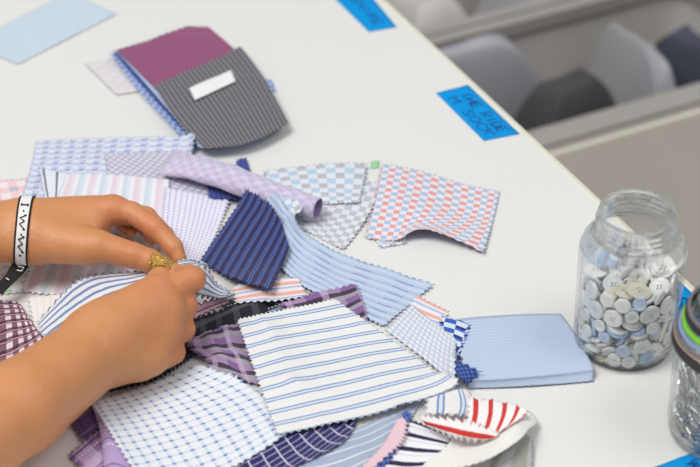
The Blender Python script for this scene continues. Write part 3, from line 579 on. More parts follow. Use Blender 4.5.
BUTTONS = [(2.86,1.68,1.05,1.57,-0.98,2.11,1.2),(1.56,1.92,0.61,3.14,0,-0.94,1.85),(2.9,-0.41,0.59,-0,-0,2.43,1.15),(-2.1,1.39,1.06,2.47,0.37,-0.91,1.45),(2.48,-1.54,0.59,-0,-0,-0.58,1.15),(1.87,1.92,0.91,0,-0,2.98,1.15),(-2.46,-0.03,0.95,-3.05,-0.36,0.37,1.45),(-1.76,-2.36,0.59,0,-0,1.89,1.1),(-2.63,1.11,0.61,-0,3.14,-0.67,1.3),(0.14,-2.71,1.24,-1.57,-2.16,-0.1,1.6),(1.75,-2.56,1.25,1.62,0.94,0.41,1.6),(-0.63,-1.83,0.89,0,3.14,0.63,1.3),(1.27,-3.06,1.05,-1.62,-2.17,0.41,1.2),(2.8,0.5,0.89,-0,-0,2.98,1.3),(-2.2,2.48,1.06,1.54,0.17,0.74,1.2),(2.49,-1.4,1.09,-0.33,0.04,2.89,1.3),(1.98,-0.69,0.97,-1.66,-0.02,-2.16,1),(-3.11,1.07,1.42,-1.57,0.59,-1.9,1.3),(-0.04,-3.02,1.17,-1.57,-1.37,-0.1,1.45),(2.86,-0.69,0.87,0,0,-1.34,1.1),(1.54,1.92,1.23,3.12,-0.03,-1.23,1.85),(-2.68,-0.22,1.18,-0.2,2.83,0.03,1.6),(-1.12,-3.13,0.98,1.57,-0.59,-0.34,1.05),(1.07,-1.78,1.1,-0.05,0.21,-1.4,1.6),(0.95,-1.69,0.81,-2.92,-0.03,0.56,1.85),(-2.36,-1.62,0.93,0,3.14,1.26,1.3),(-2.49,-1.38,0.61,-0,-3.14,-0.99,1.3),(-1.13,2.67,0.59,0,-0,1.52,1.2),(0.97,3.14,2.4,-1.32,1.77,-0.06,1.3),(2.56,0.73,0.59,-3.14,0,-1.53,1.2),(2.15,-1.7,2.24,-1.72,0.08,-1.96,1.3),(1.9,-1.54,1.45,-0.08,-2.9,-1.01,1.45),(0.59,-2.38,2.01,1.44,0.1,3.11,1.6),(-0.77,2.42,1.29,0.28,0.94,-0.69,1.85),(2.68,0.39,1.25,0.02,0.06,-0.79,1.6),(0.36,3.26,1.17,1.57,0.98,-0.11,1.45),(2.28,1.07,2.28,-0.37,-2.83,0.63,1.2),(1.66,2.12,1.55,0.03,3.12,-0.95,1.6),(0.98,2.82,1,1.57,0.2,-2.6,1.1),(-2.9,-0.1,1.46,0.37,-0.04,-0.84,1.15),(-2.94,0.11,1.95,0.62,-0.04,-0.71,1.1),(2.83,-0.19,1.54,-0.07,-3.1,0.03,1.3),(-0.82,2.81,1.28,-2.3,-0.56,0.99,1.15),(-1.43,-2.72,1.35,0.73,-1.12,-2.44,1.2),(2.56,-1.65,2.5,-0.08,1.42,2.69,1.85),(2.86,-1.68,1.77,-1.51,0.63,1.07,1.05),(-1.66,2.58,1.35,-1.76,0.62,0.91,1.2),(-2.23,1.2,1.65,2.39,-0.05,-1.38,1.85),(0.58,2.39,1.63,0.51,0.71,-2.43,1.3),(0.64,-2.07,2.07,1.43,-2.86,0.02,1.6),(1.79,-0.73,2.03,1.72,0.18,0.37,1.1),(2.42,1.21,1.78,-0.24,2.99,1.02,1.6),(-2.73,-0.96,1.52,-0.54,-0.14,2.77,1.2),(1.6,2.32,1.84,0.01,-3.11,1.01,1),(-0.48,-2.49,2.12,2.39,-0.82,0.82,1.3),(-0.81,1.88,1.6,0.35,-0.5,1.45,1.3),(-0.09,-3.32,0.95,1.57,-2.57,-0.09,1),(0.38,2.35,1.89,2.85,-0.81,0.39,1.45),(-1.6,-1.78,1.54,0.21,2.84,0.4,1.6),(0.93,2.35,2.66,3.08,0.05,-0.33,1.2),(-2.67,-1.1,1.77,0.52,-0.2,0.19,1.2),(1.7,-1.93,2.04,-1.79,0.8,-2.1,1),(-1.82,1.48,1.63,2.45,0.32,-0.97,1.05),(0.82,-2.87,2.4,-1.56,-0.19,0.26,1.05),(2.71,0,1.86,0.08,-0.03,0.88,1.1),(-0.39,2.88,2.13,-0.28,-0.32,-2.39,1.1),(-1.41,2.57,2.55,-0.13,3.06,-0.54,1.15),(1.61,-1.42,2.22,-0.67,1.31,1.85,1.05),(-1.54,2.3,2.21,-0.15,3.11,-0.93,1.45),(1.25,1.96,2.98,3.09,-0.07,-1.42,1.3),(0.84,-3.17,2.23,-1.48,-1.41,0.18,1.3),(1.71,-2.34,2.9,-2.49,-0.13,-1.03,1.15),(-0.23,2.9,2.36,-0.24,-0.35,-2.51,1.2),(-0.67,-2.46,2.44,-0.69,0.87,2.24,1.3),(-1.73,-2.16,1.96,0.38,-0.3,-1.29,1.45),(3.24,-0.73,2.21,-1.57,-0.78,1.35,1.1),(-0.58,2.38,3.26,-0.81,0.98,2.67,1.15),(1.93,2.34,2.58,1.99,1.77,-0.42,1.2),(2.33,0.88,2.57,0.18,-2.7,-0.66,1.85),(-1.66,-1.32,2.27,-0.54,-1.38,-1.17,1.1),(1.97,-1.27,2.96,-0.1,-0.5,-1.64,1.15),(1.58,-2.35,3.18,-0.45,-0.51,1.17,1.3),(-2.2,-1.94,2.03,0.47,-0.08,-1.77,1.1),(-2.58,-1.4,2.81,1.71,-0.37,-1.6,1.6),(-0.16,2.9,2.64,0.06,-0.42,3,1.1),(-2.77,0.86,2.55,-0.3,-0.03,-1.61,1.1),(-0.09,2.92,2.92,2.73,-0.11,-1.79,1.15),(3.27,-0.66,3.29,1.58,0.4,1.39,1.05),(2.75,-0.5,2.55,1.33,-0.62,-2.06,1.15),(0.39,3.26,3.65,1.54,-1.31,-0.09,1.45),(1.91,-1.71,3.79,-0.31,-0.24,0.02,1.85),(3.32,0.25,2.71,-1.74,-1.64,-1.32,1.05),(-2.91,-0.59,2.7,-1.48,0.01,-1.52,1.05),(-3.26,-0.27,2.67,0.57,1.65,-2.47,1.45),(2.52,-1.49,3.55,0.12,0.37,2.55,1.15),(2.03,0.21,2.99,0.09,-2.67,-0.46,1.85),(2.05,1.84,3.28,0.17,-2.95,-1.26,1.45),(-1.94,-2.71,2.71,-1.55,-0.27,-0.61,1),(2.34,2.34,2.51,-1.63,-0.59,-0.75,1.15),(-1.73,0.94,2.23,2.03,-2.25,-0,1.05),(-1.49,-1.7,2.93,0.47,-0.09,-0.18,1.85),(-0.8,2.14,3.27,1.01,0.76,-1.55,1.1),(0.28,2.11,4.07,0.83,2.63,-0.55,1.2),(-2.05,1.63,2.38,3.03,-0.45,1.16,1.1),(-0.55,-3.28,1.9,1.56,-1.73,-0.15,1.1),(3.08,1.26,3.03,-1.72,-1.47,-1.05,1.05),(2.03,0.37,3.37,0.22,0.43,0.22,1.45),(-2.21,-0.1,2.54,-0.08,3.11,-1.2,1.1),(-2.05,1.7,2.72,-0.46,-3.08,-0.78,1.05),(1.37,3.03,4.5,-1.64,1.82,-0.48,1.15),(2.72,-0.37,3.48,-1.04,0.72,1.11,1.3),(1.34,2.61,3.85,-0.83,-0.05,0.37,1.15),(-2.69,1.95,2.75,1.53,-0.54,0.98,1.15),(2.2,-1.27,4.05,-0.03,0.39,2.13,1.05),(-1.29,2.63,3.26,1.44,2.03,0.79,1.05),(-1.52,-1.75,3.26,0.15,2.69,1.56,1.85),(-2.28,-2.42,3.61,-1.62,0.26,2.37,1),(0.58,-2.49,3.09,-0.25,-0.29,1.04,1.6),(1.99,1.24,3.81,-0.35,0.16,-0.83,1.85),(3.11,-1.07,4.39,1.57,0.17,1.24,1.3),(2.55,0.17,3.92,-1.72,2.62,-0.03,1.15),(-2.24,-1.97,4.18,1.61,2.09,-0.89,1.15),(1.29,2.56,3.47,2.32,0.12,0.54,1.2),(-2.54,-0.6,3.44,-0.07,0.6,1.05,1.15),(-2.01,-1.56,3.6,-0.1,-0.46,1.45,1),(-2.21,1.32,3.49,-2.52,0.52,0.09,1.45),(-1.86,2.72,3.3,1.15,-1.52,1,1.3),(2.2,1.87,3.97,-0.1,-2.77,0.6,1.2),(-0.91,-2.43,3.82,-0.03,-2.62,-1.25,1.85),(-0.93,-2.43,3.45,0.32,0.43,-0.65,1.85),(0.43,-2.94,3.6,-3.13,-0.38,0.28,1.05),(0.89,2.82,4.34,1.84,-1.07,-0.46,1),(-2.59,1.2,3.13,-0.4,-0.6,2.93,1.3),(-2.01,1.13,3.67,-0.67,-0.46,-2.95,1.45),(0.44,-2.95,3.3,0.2,2.81,0.86,1.05),(-0.56,3.09,3.82,-1.59,0.51,-0.22,1.1),(-2.15,2.15,3.7,0.37,-2.05,-1.73,1.05),(-1.75,1.02,3.87,-0.73,-2.79,0.33,1.3),(0.3,2.8,3.47,-1.46,0.61,0.28,1.05),(2.14,2.09,4.26,-0.38,-0.01,-1.27,1),(-3.13,-1.12,3.58,-1.56,1.75,-1.22,1),(1.46,-2.99,3.78,-2.47,1.52,-0.44,1.05),(-3.01,-1.44,2.32,-1.46,1.16,-1.03,1),(-2.63,2.02,5.08,1.66,0.46,0.97,1.15),(-2.31,-0.31,3.82,0.19,-0.29,-3.03,1.6),(1.21,2.62,5.05,-2.76,-0.51,0.69,1.2),(2.73,1.02,4.24,0.63,-2.24,-0.81,1.45),(3.27,0.26,4.41,1.49,-0.33,1.68,1.3),(-0.42,-2.53,4.06,0.16,-0.5,1.49,1.45),(1.19,-2.37,4.13,0.4,2.66,1.16,1.05),(0.18,2.03,4.71,-0.94,0.08,-0.07,1.85),(-2.59,0.2,3.35,0.46,-2.95,-0.15,1),(-1.14,-2.21,5.6,0.15,-0.13,-1.02,1.45),(-3.02,1.38,4.22,1.64,0.07,1.16,1.1),(-1.47,-2.92,4.65,1.57,-0.18,2.67,1.45),(-3.26,0.1,4.09,1.57,-0.04,1.54,1.45),(-2.09,0.41,4.43,-0.29,-0.19,1.71,1.6),(-1.42,-1.59,4.54,0.13,-0.08,-1.11,1.45),(1.13,-3.06,5.07,-1.51,0.35,0.37,1.6),(1.67,1.17,4.72,0.57,-0.71,0.71,1.15),(-2.61,-0.03,4.84,0.29,-0.2,-0.29,1),(-1.35,2.59,4.46,-1.36,-1.75,0.28,1.3),(-2.17,0.08,4.67,2.91,-0.27,1.43,1.85),(1.2,0.51,5.81,1.27,-0.06,-1.49,1.3),(-2.67,-0.91,5.02,1.53,0.73,-0.79,1.6),(-1.14,2.37,4.71,1.65,-2.09,0.43,1.2),(2.32,2.35,4.94,1.5,-0.03,-0.78,1.15),(-3.16,0.83,5.36,-1.58,0.15,1.31,1.45),(1.48,-1.32,4.84,2.2,-0.41,0.16,1.3),(-2.82,-0.46,6.09,-1.23,-0.15,-0.73,1.45),(2.54,-0.56,4.59,2.78,-0.3,0.05,1.05),(-0.12,2.91,5.06,1.44,2.83,-0.03,1.45),(-1.86,1.56,4.54,0.84,0.2,2.85,1.6),(-0.74,2.9,5.71,-0.93,-0.11,1.75,1),(-0.01,-2.95,4.48,-0.47,2.89,0.71,1.1),(-0.04,3.23,5.14,-1.43,0.46,0.07,1.6),(-2.19,2.01,5.06,1.32,-0.97,-2.16,1),(-2.89,-1.13,4.66,-1.62,-0.99,-0.72,1.15),(2.34,-0.57,4.2,0.29,-2.76,1.66,1.1),(3.01,1.32,5.16,1.53,-0.03,1.98,1.3),(-1.57,2.85,4.71,1.53,-0.35,0.52,1.6),(-2.61,-1.97,4.71,1.61,2.09,-0.89,1.45),(1.21,-2.42,4.99,0.61,-0.87,-1.8,1.15),(2.16,-2.05,4.46,-0.12,0.01,2.55,1.05),(-0.02,-2.59,4.34,0.16,-2.64,-1.65,1.85),(0.06,2.37,4.79,-0.72,0.67,0.48,1.2),(-1.95,-1.93,5.26,1.92,0.11,-1.69,1.2),(2.23,2.23,6,1.05,-1.09,-0.35,1.6),(-1.58,2.36,5.63,0.31,0.01,1.04,1.2),(-2.29,1.43,5.78,-3.08,-0.05,-0.34,1.1),(1.72,-1.7,4.94,0.92,2.65,0.1,1.85),(1.05,1.75,5.41,0.74,3.06,-0.47,1.3),(-0.96,-2.1,5.3,3.02,-0.15,0.51,1.6),(2.47,0.69,5.07,-0.14,-0.57,2.75,1.15),(2.49,-0.49,4.89,2.73,0.24,1.18,1.3),(-1.28,1.65,5.25,1.23,-2.5,0.17,1.3),(1.86,1.71,4.7,-0.26,-0.59,1.57,1.05),(-1.02,-2.22,4.97,0.19,-0.05,-1.49,1.3),(0.41,-2.38,5.2,2.78,-0.42,-0.03,1.1),(-0.2,1.67,5.81,0.15,2.49,-1.63,1.3),(-1.29,0.7,5.98,2.79,-0.3,0.3,1.3),(0.76,0.63,5.92,-1.85,-0.59,-1.15,1.3),(2.9,0.11,5.34,0.06,0.04,2.55,1.2),(0.48,1.66,6.44,-0.28,-0.59,-1.33,1.85),(2.41,-2.22,5.33,1.51,-2.28,0.86,1.45),(-0.2,-3.32,5.08,1.58,-2.13,-0.08,1.05),(0.48,2.22,6.4,2.65,-0.44,-0.91,1.05),(1.13,2.74,5.47,0.16,-0.61,1.1,1.05),(-2.1,0.56,5.35,-3.05,-0.09,1.03,1.85),(0.01,2.78,6.16,0.33,-2.32,-1.43,1.6),(0.25,2.06,6.94,0.24,2.88,-0.89,1.85),(1.43,2.23,6.3,-1.28,-0.64,2.15,1.85),(-1.33,-0.75,6.01,0.15,-0.3,1.41,1.6),(0.74,-2.18,5.61,0.36,-0.42,-1.53,1.85),(-1.08,-0.78,5.65,-0.31,-3.07,0.13,1.1),(3.29,0.49,5.98,1.56,0.52,-1.44,1.05),(2.84,-0.95,5.48,-0.69,-0.09,-2.61,1.05),(-1.73,-1.96,5.99,-2.89,0.15,-0.19,1.1),(-0.92,-3.17,5.96,-1.65,-0.09,-0.29,1.2),(2.18,0.31,5.65,0.12,0.37,-2.53,1.85),(2.19,0.29,6,-0.25,-0.3,1.02,1.6),(1.8,-2.57,6.22,-0.84,-1.29,0.19,1.2),(2.45,0.5,6.61,2.97,-0.42,1.01,1.85),(-1.36,2.24,5.85,-0.28,-0.14,-2.52,1.1),(-0.21,-3.04,5.21,1.57,0.38,-0.08,1),(-2.98,-1.32,5.97,-1.68,-0.64,-1.09,1.45),(3.01,-1.18,6.34,-1.73,-0.65,1.3,1.6),(0.32,-3.09,6.07,1.04,-0.74,0.03,1),(2.01,-1.06,6.01,0.31,0.35,-1.71,1.6),(2.08,1.97,6.16,-1.33,0.3,2.4,1.85),(-1.27,3,6.53,-1.41,-1.11,0.25,1.45),(-0.06,-0.41,5.74,0.65,-1.08,0.53,1.15),(-2,-2.65,6.08,1.64,0.05,2.52,1.15),(0.34,-0.8,6.01,-0.98,-0.19,3,1.45),(-2.49,0.63,6.27,0.12,-3.13,-0.09,1.85),(1.72,-0.87,5.61,-2.99,-0.44,0.27,1),(0.56,-0.13,6.08,-0.45,1.14,-2.38,1.45),(-2.39,0.36,5.63,-0.02,-3.02,-1.14,1.05),(-0.65,-1.8,6.16,-0.28,0.07,-1.55,1.6),(-0.19,0.33,6.43,-1.94,2.11,0.41,1.6),(0.64,1.81,5.92,2.62,0.41,0.36,1.15),(0.37,-1.88,5.67,0.49,2.9,0.36,1.15),(0.39,-1.82,6.31,3.04,0.12,-0.87,1.85),(2.09,-0.64,5.19,0.19,0.51,2.6,1),(-1.5,1.97,6.25,0.01,-3.04,-0.98,1.45)]
S('rose striped strip with pinked edge under the pinched cloth', G['rose'], [[(176, 312, 1.6), (205, 300, 1.7), (229, 295, 1.6)], [(182, 320, 1.3), (206, 308, 1.3), (230, 300, 1.2)], [(186, 326, 1.0), (208, 314, 1.0), (229, 304, 1.0)]], mode='abs', wrinkle=.6)
S('white swatch with blue stripes pinched and gathered between both hands', G['held'], back=G['heldback'], ctrl={'patches': [
  ([[(36, 322, .9), (62, 292, 1.2), (84, 275, 1.9), (118, 272, 2.5), (150, 268, 3.0), (172, 263, 3.7), (190, 259, 4.1), (207, 264, 4.2)],
    [(40, 334, .9), (72, 308, 1.2), (98, 292, 1.8), (124, 284, 2.3), (150, 278, 2.9), (172, 270, 3.5), (192, 266, 3.7), (206, 270, 3.6)],
    [(48, 350, .8), (88, 328, 1.0), (114, 312, 1.5), (134, 302, 2.0), (154, 292, 2.6), (174, 282, 3.2), (192, 276, 3.2), (204, 279, 3.0)]], dict(mode='abs', wrinkle=1.0, wl=2.5)),
  ([[(196, 262, 4.1), (207, 265, 4.2), (213, 276, 3.4), (221, 285, 2.5), (231, 291, 1.9)],
    [(190, 278, 3.2), (202, 282, 3.2), (211, 288, 2.7), (220, 293, 2.2), (231, 296, 1.7)],
    [(184, 298, 2.0), (196, 300, 2.2), (207, 300, 1.9), (218, 301, 1.7), (229, 300, 1.5)]], dict(mode='abs', wrinkle=1.2, wl=1.6))]}, group='fabric swatches on the white table')

# ================================================================== hands: one implicit surface, polygonised with surface nets
def surface_nets(f, org, h):
    s = f < 0; nx, ny, nz = f.shape
    c = [s[i:nx-1+i, j:ny-1+j, k:nz-1+k] for i in (0, 1) for j in (0, 1) for k in (0, 1)]
    tot = sum(x.astype(np.int8) for x in c); act = (tot > 0) & (tot < 8)
    idx = np.argwhere(act); vid = -np.ones(act.shape, int); vid[act] = np.arange(len(idx))
    acc = np.zeros((len(idx), 3)); cnt = np.zeros(len(idx))
    offs = [(i, j, k) for i in (0, 1) for j in (0, 1) for k in (0, 1)]
    for a in offs:
        for ax in range(3):
            if a[ax]: continue
            b = list(a); b[ax] = 1
            fa = f[idx[:, 0]+a[0], idx[:, 1]+a[1], idx[:, 2]+a[2]]; fb = f[idx[:, 0]+b[0], idx[:, 1]+b[1], idx[:, 2]+b[2]]
            m = (fa < 0) != (fb < 0); t = np.where(m, fa/np.where(fa == fb, 1, fa-fb), 0)
            for q in range(3): acc[:, q] += np.where(m, a[q]+(t if q == ax else 0), 0)
            cnt += m
    V = (idx+acc/cnt[:, None])*h+org
    F = []
    for ax in range(3):
        a1, a2 = [(1, 2), (2, 0), (0, 1)][ax]
        sl0 = [slice(None)]*3; sl1 = [slice(None)]*3
        sl0[ax] = slice(0, -1); sl1[ax] = slice(1, None)
        d = s[tuple(sl0)] != s[tuple(sl1)]; e = np.argwhere(d)
        e = e[(e[:, a1] > 0) & (e[:, a2] > 0) & (e[:, a1] < f.shape[a1]-1) & (e[:, a2] < f.shape[a2]-1)]
        inside = s[e[:, 0], e[:, 1], e[:, 2]]
        u = np.zeros(3, int); u[a1] = 1; v = np.zeros(3, int); v[a2] = 1
        q = [e-u-v, e-v, e, e-u]
        ids = np.stack([vid[p[:, 0], p[:, 1], p[:, 2]] for p in q], 1)
        ids[~inside] = ids[~inside][:, ::-1]
        F.append(ids)
    F = np.concatenate(F); F = F[(F >= 0).all(1)]
    return V, F
def cone(Pt, a, b, ra, rb):
    ab = b-a; t = np.clip(((Pt-a)@ab)/(ab@ab), 0, 1)
    return np.linalg.norm(Pt-a-t[..., None]*ab, axis=-1)-(ra+(rb-ra)*t)
def smin(a, b, k):
    h = np.clip(.5+.5*(b-a)/k, 0, 1); return b+(a-b)*h-k*h*(1-h)
def J(px, py, h, r): return (P(px, py, h)*100, r)          # centimetres
class Hand:
    def __init__(s, body, fingers, kb=.9, kf=.28, kj=.75, grooves=(), kff=.08):
        s.body, s.fingers, s.kb, s.kf, s.kj, s.grooves, s.kff = body, fingers, kb, kf, kj, grooves, kff
    def __call__(s, Q):
        d = None
        for (a, b) in s.body:
            c = cone(Q, a[0], b[0], a[1], b[1]); d = c if d is None else smin(d, c, s.kb)
        out = d
        for ch in s.fingers:
            e = None
            for a, b in zip(ch, ch[1:]):
                c = cone(Q, a[0], b[0], a[1], b[1]); e = c if e is None else smin(e, c, s.kf)
            # blend with the palm only near the finger's root
            w = np.clip(np.linalg.norm(Q-ch[0][0], axis=-1)/(ch[0][1]*2.6), 0, 1); k = s.kj*(1-w)**.7+.06
            e2 = smin(e, d, k)
            out = smin(out, e2, s.kff)
        for (c, n, r, dep, wd) in s.grooves:       # skin creases across a joint
            rel = Q-c; t = rel@n; rad = np.linalg.norm(rel, axis=-1)
            out = out+dep*np.exp(-(t/wd)**2)*(rad < r*1.9)
        return out
def hand_mesh(hand, lo, hi, h=.13):
    xs = [np.arange(lo[i], hi[i], h) for i in range(3)]
    f = np.empty((len(xs[0]), len(xs[1]), len(xs[2])), np.float32)
    YZ = np.stack(np.meshgrid(xs[1], xs[2], indexing='ij'), -1)
    for i0 in range(0, len(xs[0]), 40):
        xx = xs[0][i0:i0+40]; Q = np.empty((len(xx),)+YZ.shape[:2]+(3,)); Q[..., 1:] = YZ; Q[..., 0] = xx[:, None, None]
        f[i0:i0+40] = hand(Q)
    f[0] = f[-1] = 1; f[:, 0] = f[:, -1] = 1; f[:, :, 0] = f[:, :, -1] = 1
    return surface_nets(f, np.array([x[0] for x in xs]), h)

# ---- left hand (the far one): back of the hand up, thumb towards the other hand
Lw1 = J(24, 226, 4.3, 1.82); Lw2 = J(26, 238, 3.9, 1.75)
Lf1 = J(-190, 224, 5.4, 2.5); Lf2 = J(-190, 242, 5.0, 2.5)
Li, Lm, Lr, Lp = J(113, 210, 5.0, 1.12), J(104, 209, 3.7, 1.1), J(93, 211, 2.8, 1.0), J(84, 214, 2.2, .95)
Lt = J(98, 246, 4.5, 1.22)
left = Hand(
    [(Lf1, Lw1), (Lf2, Lw2), (Lw1, Li), (Lw1, J(100, 212, 4.2, 1.2)), (Lw2, J(88, 213, 3.2, 1.2)), (J(44, 240, 4.1, 1.75), J(86, 247, 4.3, 1.35)), (J(40, 232, 4.3, 1.9), J(92, 227, 4.3, 1.1)), (J(50, 236, 3.2, 1.6), J(84, 226, 3.0, 1.3))],
    [[Li, J(132, 213, 5.0, .86), J(155, 228, 4.6, .84), J(173, 247, 3.7, .72), J(179, 259, 3.1, .60)],
     [Lm, J(146, 217, 2.7, .82), J(165, 235, 2.0, .70), J(172, 249, 1.9, .60)],
     [Lr, J(128, 211, 1.9, .80), J(146, 227, 1.5, .70), J(152, 238, 1.5, .60)],
     [Lp, J(110, 212, 1.6, .70), J(124, 224, 1.4, .60), J(130, 232, 1.4, .52)],
     [J(82, 245, 4.3, 1.35), Lt, J(134, 255.5, 4.0, .98), J(150, 261, 3.7, .90), J(162, 264.5, 3.45, .70)]])
def unit(v): return v/np.linalg.norm(v)
tdir = unit(J(162, 264, 3.4, 0)[0]-Lt[0])
for k in (-4, 0, 4): left.grooves = left.grooves+((J(133+k, 255.5+k*.25, 4.0, 0)[0], tdir, 1.0, .05, .07),)
# ---- right hand (the near one): loose fist, index and thumb pinching
Rw = J(98, 343, 4.6, 2.25); Rw2 = J(104, 352, 3.9, 1.95); Rf = J(-150, 540, 5.6, 3.25); Rf2 = J(20, 407, 5.0, 2.75)
Ri, Rm, Rr, Rp = J(158, 294, 5.9, 1.22), J(166, 310, 5.1, 1.18), J(163, 332, 4.0, 1.15), J(153, 355, 2.95, 1.12)
right = Hand(
    [(Rf, Rf2), (Rf2, Rw), (Rf2, Rw2), (Rw, Ri), (Rw, Rm), (Rw2, Rr), (Rw2, Rp), (J(112, 330, 5.0, 2.1), J(146, 308, 5.2, 1.5)), (J(110, 340, 3.4, 1.9), J(146, 320, 3.2, 1.6)), (Rw2, J(138, 360, 2.9, 1.25))],
    [[Ri, J(193, 279, 6.2, .92), J(188, 275, 5.0, .80), J(176, 273, 4.1, .66)],
     [Rm, J(184, 306, 4.6, .98), J(180, 312, 3.2, .85), J(160, 312, 2.6, .70)],
     [Rr, J(182, 329, 3.3, .94), J(174, 336, 2.3, .80), J(154, 334, 2.0, .68)],
     [Rp, J(173, 352, 2.4, .86), J(166, 358, 1.9, .74), J(146, 354, 1.8, .62)],
     [J(130, 312, 4.2, 1.35), J(148, 292, 4.4, 1.0), J(160, 279, 4.3, .88), J(171, 271, 4.0, .70)]], kff=.38)
VL, FL = hand_mesh(left, (-50, -10, 73.5), (-10, 14, 84.5))
VR, FR = hand_mesh(right, (-50, -36, 73.5), (-8.5, 3, 87))
Vh = np.concatenate([VL, VR])*.01; Fh = np.concatenate([FL, FR+len(VL)])
me = mesh('person', Vh, Fh)
# skin: warmer over the knuckles and fingertips
pinkpts = [(Li[0], 1.6), (J(153, 228, 4.7, 0)[0], 1.5), (J(134, 255, 4, 0)[0], 1.4), (J(160, 264, 3.5, 0)[0], 1.4), (Ri[0], 1.9), (J(196, 277, 6.3, 0)[0], 1.7), (J(187, 305, 4.8, 0)[0], 1.6), (J(186, 328, 3.4, 0)[0], 1.5), (J(177, 352, 2.5, 0)[0], 1.4), (Rr[0], 1.4)]
pk = np.zeros(len(Vh))
for c, r in pinkpts: pk = np.maximum(pk, np.exp(-(np.linalg.norm(Vh*100-c, axis=1)/r)**2))
at = me.attributes.new('flush', 'FLOAT', 'POINT'); at.data.foreach_set('value', pk)
M_SKIN, nt, b = newmat('skin')
an = nt.nodes.new('ShaderNodeAttribute'); an.attribute_name = 'flush'
tc = nt.nodes.new('ShaderNodeTexCoord'); nz = nt.nodes.new('ShaderNodeTexNoise'); nz.inputs['Scale'].default_value = 55; nz.inputs['Detail'].default_value = 5; nt.links.new(tc.outputs['Object'], nz.inputs['Vector'])
nz2 = nt.nodes.new('ShaderNodeTexNoise'); nz2.inputs['Scale'].default_value = 900; nz2.inputs['Detail'].default_value = 3; nt.links.new(tc.outputs['Object'], nz2.inputs['Vector'])
vo = nt.nodes.new('ShaderNodeTexVoronoi'); vo.inputs['Scale'].default_value = 620; vo.feature = 'DISTANCE_TO_EDGE'; nt.links.new(tc.outputs['Object'], vo.inputs['Vector'])
cc = nmix(nt, nmath(nt, 'MULTIPLY', nz.outputs[0], .6), srgb('d18b58'), srgb('dca071'))
cc = nmix(nt, nmath(nt, 'MULTIPLY', an.outputs['Fac'], .45), cc, srgb('cf6c4a'))
nt.links.new(cc, b.inputs['Base Color'])
b.inputs['Roughness'].default_value = .42; b.inputs['Specular IOR Level'].default_value = .5
b.inputs['Subsurface Weight'].default_value = .10; b.inputs['Subsurface Radius'].default_value = (1, .35, .2); b.inputs['Subsurface Scale'].default_value = .006
bp = nt.nodes.new('ShaderNodeBump'); bp.inputs['Strength'].default_value = .4; bp.inputs['Distance'].default_value = .0007
nz3 = nt.nodes.new('ShaderNodeTexNoise'); nz3.inputs['Scale'].default_value = 150; nz3.inputs['Detail'].default_value = 4; nt.links.new(tc.outputs['Object'], nz3.inputs['Vector'])
nt.links.new(nmath(nt, 'ADD', nmath(nt, 'MULTIPLY', nz3.outputs[0], 2.2), nmath(nt, 'ADD', nmath(nt, 'MULTIPLY', vo.outputs[0], 1.2), nmath(nt, 'MULTIPLY', nz2.outputs[0], .6))), bp.inputs['Height']); nt.links.new(bp.outputs[0], b.inputs['Normal'])
person = link('person', me, M_SKIN)
sm = person.modifiers.new('smooth', 'SMOOTH'); sm.factor = .5; sm.iterations = 4
tag(person, 'person reaching in from the left with both forearms, pinching a blue striped swatch', 'person')

# glitter nails
M_GLIT, nt, b = newmat('gold_glitter_polish')
tc = nt.nodes.new('ShaderNodeTexCoord'); vo = nt.nodes.new('ShaderNodeTexVoronoi'); vo.inputs['Scale'].default_value = 1100; nt.links.new(tc.outputs['Object'], vo.inputs['Vector'])
rp = nt.nodes.new('ShaderNodeValToRGB'); rp.color_ramp.elements[0].color = srgb('6b3a06'); rp.color_ramp.elements[1].color = srgb('ffcf62'); rp.color_ramp.elements[1].position = .8
nt.links.new(vo.outputs['Color'], rp.inputs[0]); nt.links.new(rp.outputs[0], b.inputs['Base Color'])
b.inputs['Metallic'].default_value = .5; b.inputs['Roughness'].default_value = .3; b.inputs['Coat Weight'].default_value = .5
bp = nt.nodes.new('ShaderNodeBump'); bp.inputs['Strength'].default_value = .8; bp.inputs['Distance'].default_value = .001; nt.links.new(vo.outputs['Distance'], bp.inputs['Height']); nt.links.new(bp.outputs[0], b.inputs['Normal'])
def project(hand, o, d):
    """march a ray o+t*d (cm) inwards to the skin"""
    t = 0.
    for _ in range(60):
        s = float(hand((o+d*t)[None])[0])
        if s < .004: break
        t += s*.7
    return o+d*t
def nail(hand, base, tip, out, w, lift=.05):
    """nail patch laid on the skin; base and tip are points along the finger axis (cm), out the outward direction"""
    ax = unit(tip-base); out = unit(out-ax*(out@ax)); side = np.cross(ax, out); Ln = np.linalg.norm(tip-base)
    n, m = 15, 13; V = []
    for i in range(n):
        u = i/(n-1)
        for j in range(m):
            v = j/(m-1)*2-1
            wu = w*(1-.45*max(0, (u-.75)/.25)**2-.5*max(0, (.4-u)/.4)**2)
            dirn = unit(out*math.cos(v*.95*wu/w)+side*math.sin(v*.95*wu/w))
            c = base+ax*Ln*u
            p = project(hand, c+dirn*1.15, -dirn)
            V.append(p+dirn*(lift*(1-.55*abs(v)**3)))
    F = [(i*m+j, i*m+j+1, (i+1)*m+j+1, (i+1)*m+j) for i in range(n-1) for j in range(m-1)]
    me = mesh('fingernail', np.array(V)*.01, F); o = link('fingernail', me, M_GLIT, person)
    s = o.modifiers.new('t', 'SOLIDIFY'); s.thickness = .0005; s.offset = 1
    o['label'] = 'gold glitter nail polish'
    return o
tb, tt = J(150, 261, 3.75, 0)[0], J(168, 266.5, 3.35, 0)[0]
camv = unit(CAM*100-tb)
lthumb = Hand([(Lt, J(134, 255.5, 4.0, .98)), (J(134, 255.5, 4.0, .98), J(150, 261, 3.7, .90)), (J(150, 261, 3.7, .90), J(162, 264.5, 3.45, .70))], [], kb=.28)
lthumb.fingers = []
nail(lthumb, tb, tt, camv*.9+np.array([.0, .0, .35]), .74)
